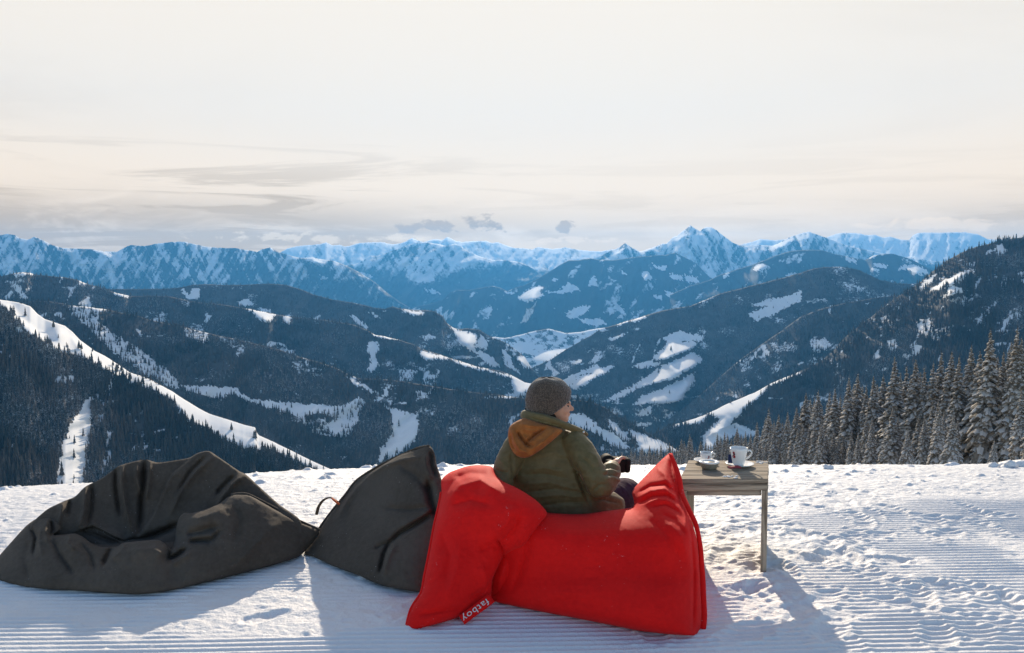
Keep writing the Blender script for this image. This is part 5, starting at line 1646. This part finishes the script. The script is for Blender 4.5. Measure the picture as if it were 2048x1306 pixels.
J.rings([torso(1138, 1048, 4.26, 0.250, 0.150), torso(1136, 1020, 4.26, 0.252, 0.155), torso(1114, 985, 4.265, 0.274, 0.150), torso(1100, 945, 4.27, 0.256, 0.148), torso(1104, 912, 4.27, 0.212, 0.140), torso(1100, 890, 4.27, 0.190, 0.122), torso(1096, 872, 4.27, 0.160, 0.100), torso(1094, 856, 4.27, 0.105, 0.085), torso(1090, 840, 4.27, 0.075, 0.07)])
J.limb([V3(1046, 884, 4.26), V3(1027, 905, 4.22), V3(1010, 942, 4.16), V3(1003, 975, 4.12), V3(1003, 1000, 4.10)], [0.080, 0.074, 0.066, 0.058, 0.048], 18, 4)
J.limb([V3(1144, 884, 4.22), V3(1162, 905, 4.16), V3(1182, 940, 4.09), V3(1199, 974, 4.06)], [0.080, 0.078, 0.074, 0.068], 18, 4)
J.limb([V3(1199, 975, 4.06), V3(1212, 962, 4.14), V3(1221, 945, 4.24), V3(1225, 936, 4.29)], [0.068, 0.066, 0.058, 0.046], 18, 4)
J.limb([V3(1160, 1030, 4.24), V3(1200, 1015, 4.28), V3(1226, 1010, 4.34)], [0.12, 0.10, 0.075], 16, 3)
jf = [('c', 5, 0.012, [(1150, 928), (1158, 955), (1172, 990), (1180, 1010)]), ('r', 7, 0.010, [(1142, 930), (1150, 960), (1164, 990)]), ('r', 5, 0.008, [(1055, 940), (1090, 935), (1130, 945)]), ('c', 4, 0.007, [(1050, 950), (1090, 948), (1135, 957)]), ('r', 5, 0.007, [(1048, 968), (1100, 965), (1150, 978)]),
      ('c', 4, 0.008, [(1050, 985), (1110, 978), (1165, 985)]), ('r', 5, 0.008, [(1060, 995), (1120, 990), (1170, 996)]), ('c', 4, 0.007, [(1080, 1012), (1130, 1005), (1180, 1005)]), ('r', 4, 0.009, [(1208, 932), (1222, 928), (1238, 934)]), ('c', 3, 0.007, [(1206, 938), (1222, 935), (1240, 941)]), ('r', 4, 0.009, [(1205, 944), (1222, 941), (1242, 948)]), ('c', 3, 0.007, [(1206, 950), (1224, 949), (1243, 956)]),
      ('r', 5, 0.009, [(1210, 958), (1226, 956), (1244, 964)]), ('r', 6, 0.010, [(1176, 905), (1190, 914), (1198, 930)]), ('c', 5, 0.008, [(1160, 912), (1176, 925), (1188, 945)]), ('c', 4, 0.007, [(1182, 985), (1198, 970), (1215, 968)]), ('r', 5, 0.007, [(998, 915), (1008, 930), (1020, 938)]), ('c', 4, 0.008, [(992, 938), (1008, 945), (1018, 944)]),
      ('r', 4, 0.007, [(988, 955), (1003, 962), (1015, 962)]), ('c', 4, 0.009, [(1022, 905), (1026, 935), (1030, 965)]), ('r', 5, 0.006, [(1075, 912), (1110, 905), (1140, 915)]), ('c', 4, 0.010, [(1186, 1000), (1210, 998), (1240, 1006)])]


def jacket_folds(co, no):
    x, y = to_px(co)
    return folds_field(x, y, jf) * 0.62 + 0.0030 * ridged(x * 0.035, y * 0.075, 41, 3) + 0.0025 * fbm(x * 0.08, y * 0.12, 43, 3)


jk = pp(J.build('jacket', 0.0065, M_OLIVE, man, 4, 0.5, jacket_folds))

# tan hood lying on the back
hood_out = [(1047, 836, 4.19), (1056, 838, 4.18), (1070, 842, 4.16), (1088, 848, 4.145), (1107, 853, 4.135), (1120, 857, 4.13), (1126, 860, 4.125), (1120, 868, 4.11), (1107, 880, 4.10), (1096, 889, 4.095), (1086, 897, 4.09), (1076, 904, 4.09), (1065, 911, 4.09), (1056, 915, 4.095), (1047, 916, 4.10), (1038, 914, 4.105), (1030, 909, 4.11), (1023, 899, 4.12), (1018, 886, 4.135), (1016, 870, 4.15), (1018, 856, 4.165), (1024, 848, 4.175), (1034, 842, 4.185)]
hood_f = [('c', 4, 0.024, [(1034, 864), (1042, 876), (1052, 888), (1064, 893)]), ('c', 4, 0.022, [(1090, 857), (1072, 868), (1058, 880), (1052, 888)]), ('r', 6, 0.020, [(1024, 856), (1028, 880), (1040, 900), (1056, 906)]), ('r', 7, 0.018, [(1112, 862), (1092, 880), (1070, 898)]), ('r', 6, 0.014, [(1040, 848), (1060, 852), (1084, 852)]), ('c', 4, 0.012, [(1022, 868), (1023, 888), (1030, 902)]),
          ('b', 9, -0.02, [(1052, 868), (1068, 866)]), ('r', 5, 0.010, [(1046, 858), (1062, 862), (1080, 860)]), ('r', 4, 0.008, [(1064, 900), (1076, 890), (1086, 880)])]
hd = shell(hood_out, 0.055, 0.09, hood_f, 2.6, 0.5, grid=2.0, wrinkle=0.002, seed=31, floor=False)
hood = pp(join_shells('hood', [hd], M_BROWN, man))
# turned up collar
col_out = [(1044, 822, 4.26), (1050, 820, 4.24), (1060, 822, 4.205), (1075, 825, 4.175), (1090, 828, 4.16), (1111, 835, 4.155), (1130, 843, 4.165), (1150, 851, 4.19), (1165, 858, 4.215), (1176, 867, 4.235), (1176, 872, 4.235), (1170, 872, 4.23), (1158, 868, 4.205), (1142, 863, 4.175), (1125, 857, 4.150), (1106, 852, 4.14), (1086, 847, 4.145), (1068, 843, 4.165), (1050, 838, 4.20), (1041, 835, 4.235), (1041, 828, 4.255)]
cl_ = shell(col_out, 0.022, 0.030, [('c', 2.5, 0.006, [(1046, 832), (1080, 841), (1120, 852), (1165, 868)]), ('r', 4, 0.006, [(1060, 826), (1090, 833), (1130, 848)])], 2.4, 0.4, grid=1.6, wrinkle=0.0015, seed=33, floor=False)
# the collar also closes round the throat
colr = []
for k in range(25):
    a = rad(-25 + 205 * k / 24)
    p0 = V3(1092, 833, 4.275) + Vector((math.cos(a) * (0.105 + 0.02 * max(0, math.cos(a)) ** 3), math.sin(a) * 0.095, -0.070 * max(0, math.cos(a)) - 0.02))
    colr.append((p0, a))
rs = []
for p0, a in colr:
    o_ = Vector((math.cos(a), math.sin(a), 0))
    rs.append([p0 + o_ * 0.012 - Vector((0, 0, 0.05)), p0 + o_ * 0.010 + Vector((0, 0, 0.02)), p0 - o_ * 0.004 + Vector((0, 0, 0.022)), p0 - o_ * 0.006 - Vector((0, 0, 0.05))])
cv = [tuple(p) for r in rs for p in r]
cf = []
for i in range(24):
    for k in range(4):
        cf.append((i * 4 + k, i * 4 + (k + 1) % 4, i * 4 + 4 + (k + 1) % 4, i * 4 + 4 + k))
cf += [(0, 1, 2, 3), (99, 98, 97, 96)]
collar = pp(join_shells('collar', [cl_, (np.array(cv), cf, None)], M_OLIVE, man))
sn = Solid()
sn.ball(V3(1167, 864.5, 4.205), 0.0075, 0.006, 0.0075, None, 10)
me = bpy.data.meshes.new('snap_button')
me.from_pydata(sn.v, [], sn.f)
me.materials.append(M_METAL)
new_obj('snap_button', me, collar)

# trousers
T = Solid()
T.limb([V3(1140, 1040, 4.32), V3(1200, 1015, 4.46), V3(1240, 990, 4.66), V3(1257, 982, 4.76)], [0.115, 0.108, 0.098, 0.082], 18, 4)
T.limb([V3(1257, 982, 4.76), V3(1264, 1020, 4.92), V3(1264, 1046, 5.02)], [0.080, 0.078, 0.075], 18, 3)
T.limb([V3(1110, 1040, 4.36), V3(1128, 1015, 4.55), V3(1150, 992, 4.82)], [0.115, 0.105, 0.085], 18, 4)
T.limb([V3(1150, 992, 4.84), V3(1160, 1025, 5.0), V3(1160, 1044, 5.08)], [0.080, 0.078, 0.075], 18, 3)
pp(T.build('trousers', 0.010, M_PURPLE, man, 5, 0.5, lambda co, no: 0.006 * ridged(co[:, 0] * 9 + co[:, 2] * 7, co[:, 1] * 8, 51, 3)))
for x, d in ((1264, 5.06), (1160, 5.12)):
    b = Solid()
    a = V3(x, 1050, d)
    a.z = 0.10
    b.limb([Vector((a.x, a.y, 0.20)), Vector((a.x, a.y + 0.01, 0.09)), Vector((a.x, a.y + 0.10, 0.055)), Vector((a.x, a.y + 0.20, 0.045))], [0.065, 0.062, 0.052, 0.042], 14, 3)
    pp(b.build('boot', 0.012, M_BLACK, man, 3))

# camera in the hands
CB = V3(1231, 932, 4.385)
cm = thing('camera', 'black camera with a round lens held in the right hand above the purple knee', 'camera', tuple(CB))
cx_ = Vector((0.94, 0.34, 0)).normalized()
cz_ = Vector((0.05, -0.12, 0.99)).normalized()
cy_ = cz_.cross(cx_).normalized()
CR = Matrix((cx_, cy_, cz_)).transposed()


def rbox(name, c, sx, sy, sz, material, parent, R=None, bev=0.004, seg=2, loc=None):
    bm = bmesh.new()
    bmesh.ops.create_cube(bm, size=1.0)
    for v in bm.verts:
        v.co = Vector((v.co.x * sx, v.co.y * sy, v.co.z * sz))
    if bev:
        bmesh.ops.bevel(bm, geom=bm.edges[:], offset=bev, segments=seg, profile=0.5, affect='EDGES')
    for v in bm.verts:
        p = v.co.copy()
        if R is not None:
            p = R @ p
        v.co = p + Vector(c)
    me = bpy.data.meshes.new(name)
    bm.to_mesh(me)
    bm.free()
    me.materials.append(material)
    return new_obj(name, me, parent)


rbox('camera_body', (0, 0, 0), 0.120, 0.046, 0.078, M_CAM, cm, CR, 0.012, 3)
rbox('viewfinder_hump', CR @ Vector((0, 0, 0.042)), 0.044, 0.044, 0.022, M_CAM, cm, CR, 0.008, 3)
rbox('grip', CR @ Vector((0.056, 0.022, -0.002)), 0.032, 0.046, 0.080, M_CAM, cm, CR, 0.012, 3)
tube('lens', [CR @ Vector((-0.006, 0.02, -0.004)), CR @ Vector((-0.006, 0.06, -0.004)), CR @ Vector((-0.006, 0.062, -0.004)), CR @ Vector((-0.006, 0.115, -0.004))], [0.036, 0.036, 0.040, 0.040], M_CAM, cm, 24)
lc = rbox('lens_hood', CR @ Vector((0.066, 0.0, 0.004)), 0.034, 0.072, 0.084, M_CAM, cm, CR, 0.015, 3)
lc.name = 'hand_strap'

# ------------------------------------------------------------------ the wooden side table
def wood_look(ax, c1, c2, c3):
    def build(n, b):
        tcn = n.n('ShaderNodeTexCoord')
        mp = n.n('ShaderNodeMapping')
        n.t.links.new(tcn.outputs['Object'], mp.inputs[0])
        sc_ = [55.0, 55.0, 55.0]
        sc_[ax] = 3.0
        mp.inputs['Scale'].default_value = sc_
        g = n.noise(mp.outputs[0], 1.0, 5.0, 0.65, 0.4)
        sc2 = n.noise(tcn.outputs['Object'], 7.0, 4.0, 0.6)
        oi = n.n('ShaderNodeObjectInfo')
        c = n.mix(n.ramp(g, 0.34, 0.62), rgb(*c1), rgb(*c2))
        c = n.mix(n.m('MULTIPLY', n.ramp(sc2, 0.42, 0.72), 0.55), c, rgb(*c3))
        c = n.mix(n.m('MULTIPLY', oi.outputs['Random'], 0.30), c, rgb(*c1))
        n.put(b.inputs['Base Color'], c)
        bump(n, b, g, 0.5, 0.004)
    return build


WD = ((0.14, 0.105, 0.075), (0.44, 0.36, 0.27), (0.30, 0.265, 0.22))
M_WX = mat('weathered_wood_along_x', WD[1], 0.8, 0.15, wood_look(0, *WD))
M_WY = mat('weathered_wood_along_y', WD[1], 0.8, 0.15, wood_look(1, *WD))
M_WZ = mat('weathered_wood_upright', WD[1], 0.8, 0.15, wood_look(2, *WD))
ZT = 0.514
FLc, FRc, BRc, BLc = [pt(x, y, float(ground_d(x, y, ZT))) for x, y in ((1360.5, 958), (1536.5, 958), (1536.5, 921), (1378, 920))]
tb_o = (FLc + FRc + BRc + BLc) / 4
tb_o.z = 0.0
table = thing('side_table', 'small square weathered wooden side table with plank top standing right of the red beanbag', 'table', tuple(tb_o))


def tpt(s, t, z):
    """s across from the left, t from front to back"""
    a = FLc + (FRc - FLc) * s
    b = BLc + (BRc - BLc) * s
    p = a + (b - a) * t
    return Vector((p.x - tb_o.x, p.y - tb_o.y, z))


def tblock(name, s0, s1, t0, t1, z0, z1, material, bev=0.003, parent=None, jag=0.0):
    bm = bmesh.new()
    vv = [bm.verts.new(tpt(s, t, z)) for z in (z0, z1) for s, t in ((s0, t0), (s1, t0), (s1, t1), (s0, t1))]
    for f in ((3, 2, 1, 0), (4, 5, 6, 7), (0, 1, 5, 4), (1, 2, 6, 5), (2, 3, 7, 6), (3, 0, 4, 7)):
        bm.faces.new([vv[i] for i in f])
    bmesh.ops.bevel(bm, geom=bm.edges[:], offset=bev, segments=2, profile=0.5, affect='EDGES')
    me = bpy.data.meshes.new(name)
    bm.to_mesh(me)
    bm.free()
    me.materials.append(material)
    return new_obj(name, me, parent or table)


rw = random.Random(4)
NP = 5
for k in range(NP):
    t0 = k / NP + (0.004 if k else 0)
    t1 = (k + 1) / NP - 0.006
    tblock('plank', -0.004 + rw.uniform(-0.004, 0.006), 1.004 + rw.uniform(-0.006, 0.004), t0, t1, ZT - 0.026, ZT + rw.uniform(-0.0015, 0.0015), M_WX, 0.0035)
tblock('apron', 0.005, 0.995, -0.006, 0.040, ZT - 0.062, ZT - 0.0275, M_WX)
tblock('apron', 0.005, 0.995, 0.955, 1.0, ZT - 0.062, ZT - 0.0275, M_WX)
tblock('apron', 0.94, 1.002, 0.043, 0.952, ZT - 0.062, ZT - 0.0275, M_WY)
tblock('apron', 0.0, 0.06, 0.043, 0.952, ZT - 0.062, ZT - 0.0275, M_WY)
tblock('rail', 0.0745, 0.9255, 0.035, 0.075, ZT - 0.096, ZT - 0.064, M_WX)
tblock('rail', 0.0745, 0.9255, 0.925, 0.965, ZT - 0.096, ZT - 0.064, M_WX)
for s in (0.0, 0.928):                                  # solid side boards, each of three upright planks
    for k in range(3):
        t0, t1 = k / 3 + (0.004 if k else 0.0), (k + 1) / 3 - (0.004 if k < 2 else 0.0)
        q = tpt(s + 0.036, (t0 + t1) / 2, 0)
        zg = min(ground_at(q.x + tb_o.x, q.y + tb_o.y), 0.02) - 0.03
        tblock('side_board', s + rw.uniform(0, 0.003), s + 0.072, t0, t1, zg, ZT - 0.0635, M_WZ)

M_CHINA = mat('white_china', (0.80, 0.79, 0.77), 0.15, 0.5)
M_COFFEE = mat('coffee', (0.10, 0.055, 0.025), 0.2, 0.5)
M_RIM = mat('stained_china', (0.42, 0.38, 0.30), 0.35, 0.5)
M_LOGO = mat('red_print', (0.30, 0.015, 0.025), 0.4)
M_LOGO2 = mat('dark_print', (0.10, 0.02, 0.025), 0.4)
M_BLUE = mat('blue_sachet_paper', (0.012, 0.022, 0.085), 0.6)
M_REDP = mat('red_sachet_paper', (0.26, 0.02, 0.035), 0.6)
M_ASHG = mat('grey_glazed_ashtray', (0.22, 0.21, 0.17), 0.4, 0.4)
M_ASH = mat('dark_ash', (0.03, 0.028, 0.025), 0.9)


def lathe(name, prof, material, parent, n=40):
    vv, ff = [], []
    m = len(prof)
    for r, z in prof:
        for k in range(n):
            a = 6.28318 * k / n
            vv.append((r * math.cos(a), r * math.sin(a), z))
    for i in range(m - 1):
        for k in range(n):
            ff.append((i * n + k, i * n + (k + 1) % n, (i + 1) * n + (k + 1) % n, (i + 1) * n + k))
    if prof[0][0] > 1e-5:
        ff.append(tuple(reversed(range(n))))
    if prof[-1][0] > 1e-5:
        ff.append(tuple((m - 1) * n + k for k in range(n)))
    return mesh_np(name, np.array(vv), ff, [material], True, parent)


def on_table(px, py, z=ZT):
    p = pt(px, py, float(ground_d(px, py, z)))
    return (p.x, p.y, z + 0.001)


def saucer(px, py, R, label):
    t = thing('saucer', label, 'saucer', on_table(px, py))
    lathe('dish', [(0.45 * R, 0.0), (0.48 * R, 0.002), (0.78 * R, 0.006), (R, 0.016), (R * 1.0, 0.0175), (R * 0.97, 0.018), (0.76 * R, 0.0105), (0.50 * R, 0.0065), (0.001, 0.006)], M_CHINA, t)
    return t


def cup(px, py, prof_out, wall, label, name, hdl, base_z, rim_r, height):
    p = pt(px, py, float(ground_d(px, py, base_z)))
    t = thing(name, label, 'cup', (p.x, p.y, base_z))
    inner = [(max(r - wall, 0.001), max(z, 0.004) if i else 0.005) for i, (r, z) in enumerate(prof_out)]
    inner = [(r, z) for r, z in inner if z < height]
    prof = [(prof_out[0][0] * 0.8, 0.0)] + prof_out + [(rim_r - wall * 0.5, height + 0.0008), (rim_r - wall, height)] + [(r, z) for r, z in reversed(inner)] + [(0.0005, 0.0052)]
    lathe('bowl', prof, M_CHINA, t)
    ri = np.interp(height * 0.80, [z for r, z in prof_out], [r for r, z in prof_out]) - wall
    lathe('coffee', [(0.0005, height * 0.80), (ri, height * 0.80 + 0.0005)], M_COFFEE, t)
    tube('handle', [Vector(q) for q in hdl], 0.0042, M_CHINA, t, 10, 1.3)
    return t


def emblem(t, prof_out, a0, zc, size, kinds):
    """flat print lying on the curved china: a small head in a tall cap over a shoulder"""
    zs = [z for r, z in prof_out]
    rr = [r for r, z in prof_out]
    for nm, material, poly in kinds:
        vv = []
        for u, v in poly:
            z = zc + v * size
            r = float(np.interp(z, zs, rr)) + 0.0006
            a = a0 + u * size / r
            vv.append((r * math.cos(a), r * math.sin(a), z))
        c = np.mean(np.array(vv), 0)
        vv.append(tuple(c * 1.012))
        n = len(poly)
        ff = [(i, (i + 1) % n, n) for i in range(n)]
        mesh_np(nm, np.array(vv), ff, [material], False, t)


saucer(1408, 925, 0.060, 'small white saucer under the small coffee cup')
PE = [(0.017, 0.0), (0.024, 0.006), (0.031, 0.020), (0.0345, 0.036), (0.036, 0.050)]
ec = cup(1412, 921, PE, 0.003, 'small white espresso cup with red emblem, at the left on the table', 'espresso_cup', [(0.033, 0.004, 0.040), (0.045, 0.006, 0.044), (0.054, 0.007, 0.036), (0.050, 0.006, 0.024), (0.031, 0.003, 0.017)], ZT + 0.008, 0.036, 0.050)
FEZ = [(-0.25, 0.62), (0.30, 0.75), (0.42, 0.35), (-0.10, 0.22)]
FACE = [(-0.12, 0.22), (0.40, 0.33), (0.50, 0.10), (0.34, -0.08), (0.02, -0.10), (-0.16, 0.05)]
BUST = [(0.02, -0.08), (0.30, -0.10), (0.48, -0.40), (0.40, -0.85), (-0.10, -0.90), (-0.55, -0.55), (-0.30, -0.25)]
emblem(ec, PE, rad(-78), 0.026, 0.014, (('emblem', M_LOGO, FEZ), ('emblem', M_LOGO2, FACE), ('emblem', M_LOGO, BUST)))
a = thing('ashtray', 'round grey glazed ashtray with white rim and dark ash, in front of the espresso cup', 'ashtray', on_table(1418, 938))
lathe('bowl', [(0.038, 0.0), (0.044, 0.010), (0.050, 0.024), (0.0555, 0.036), (0.056, 0.039)], M_ASHG, a)
lathe('rim', [(0.0562, 0.0375), (0.0585, 0.042), (0.057, 0.045), (0.048, 0.0455), (0.037, 0.0440), (0.033, 0.040), (0.031, 0.034)], M_CHINA, a)
lathe('ash', [(0.0005, 0.033), (0.0325, 0.0335)], M_ASH, a)
saucer(1479, 932, 0.081, 'large white saucer under the tall coffee mug')
PB = [(0.027, 0.0), (0.031, 0.006), (0.036, 0.022), (0.0415, 0.055), (0.047, 0.088), (0.0505, 0.104)]
mg = cup(1477, 931, PB, 0.0035, 'tall white coffee mug with a red emblem, at the right on the table', 'coffee_mug', [(0.045, -0.012, 0.088), (0.060, -0.016, 0.092), (0.070, -0.018, 0.080), (0.064, -0.016, 0.062), (0.050, -0.012, 0.048), (0.038, -0.009, 0.040)], ZT + 0.009, 0.0505, 0.104)
emblem(mg, PB, rad(-146), 0.070, 0.024, (('emblem', M_LOGO, FEZ), ('emblem', M_LOGO2, FACE), ('emblem', M_LOGO, BUST)))


def sachet(px, py, w_, h_, material, label, tilt, rz, z=None):
    p = pt(px, py, float(ground_d(px, py, ZT + 0.012)))
    t = mesh_np('sugar_sachet', np.array([(-w_ / 2 + w_ * i / 4, 0.003 * math.sin(i * 1.7) + (0.0022 if q else -0.0022) * math.sin(math.pi * i / 4) * math.sin(math.pi * j / 4), -h_ / 2 + h_ * j / 4) for q in (0, 1) for j in range(5) for i in range(5)]),
                [tuple(int(k) + o for k in (f if o == 0 else f[::-1])) for o in (0, 25) for f in grid_faces(5, 5)], [material])
    t.location = (p.x, p.y, ZT + 0.012 + (z or 0.0))
    t.rotation_euler = (tilt, 0, rz)
    return tag(t, label, 'sachet')


sachet(1461, 928, 0.028, 0.050, M_BLUE, 'dark blue sugar sachet leaning upright against the coffee mug', rad(-14), rad(-18), 0.030)
sachet(1469, 938, 0.072, 0.030, M_REDP, 'dark red sugar sachet lying on the front of the large saucer', rad(-72), rad(-8), 0.012)


def lump(name, label, c, r, flat, seed, cat='snow', pieces=1, spread=0.0, group=None):
    rr_ = np.random.default_rng(seed)
    vv, ff = [], []
    for q in range(pieces):
        off = rr_.normal(0, spread, 2) if pieces > 1 else (0, 0)
        r_ = r * (rr_.uniform(0.35, 1.0) if pieces > 1 else 1)
        o = len(vv)
        n1, n2 = 14, 9
        for i in range(n2):
            th = math.pi * i / (n2 - 1)
            for k in range(n1):
                a_ = 6.28318 * k / n1
                d = np.array([math.sin(th) * math.cos(a_), math.sin(th) * math.sin(a_), math.cos(th)])
                w_ = r_ * (1 + 0.30 * float(vnoise(np.array(d[0] * 2.2 + seed), np.array(d[1] * 2.2 + d[2] * 3), seed + q)))
                vv.append((off[0] + d[0] * w_ * 1.25, off[1] + d[1] * w_, d[2] * w_ * flat))
        for i in range(n2 - 1):
            for k in range(n1):
                ff.append((o + i * n1 + k, o + (i + 1) * n1 + k, o + (i + 1) * n1 + (k + 1) % n1, o + i * n1 + (k + 1) % n1))
    t = mesh_np(name, np.array(vv), ff, [M_LOOSE])
    t.location = c
    return tag(t, label, cat, group)


c = on_table(1458, 953)
lump('snow_patch', 'small patch of snow at the front edge of the table top', (c[0], c[1], ZT + 0.001), 0.011, 0.35, 3, pieces=9, spread=0.013)
c = on_table(1524, 925)
lump('snow_patch', 'thin snow remains at the back right corner of the table top', (c[0], c[1], ZT + 0.001), 0.012, 0.25, 5, pieces=8, spread=0.016)


def on_snow(px, d):
    a = float(ray(px, 900)[0])
    return (a * d, d, ground_at(a * d, d))


for px, d, r, lb in ((1657, 6.9, 0.036, 'single snow lump lying on the snow edge before the spruces'), (1988, 7.0, 0.036, 'left one of the snow lumps on the edge below the young spruce'), (2006, 7.05, 0.030, 'middle snow lump of the row on the edge at far right'), (2022, 6.95, 0.040, 'large snow lump on the edge at far right'), (2043, 7.0, 0.050, 'broad snow mound on the edge at the right border')):
    x, y, z = on_snow(px, d)
    lump('snow_lump', lb, (x, y, z + r * 0.3), r, 0.8, int(px), group=None)
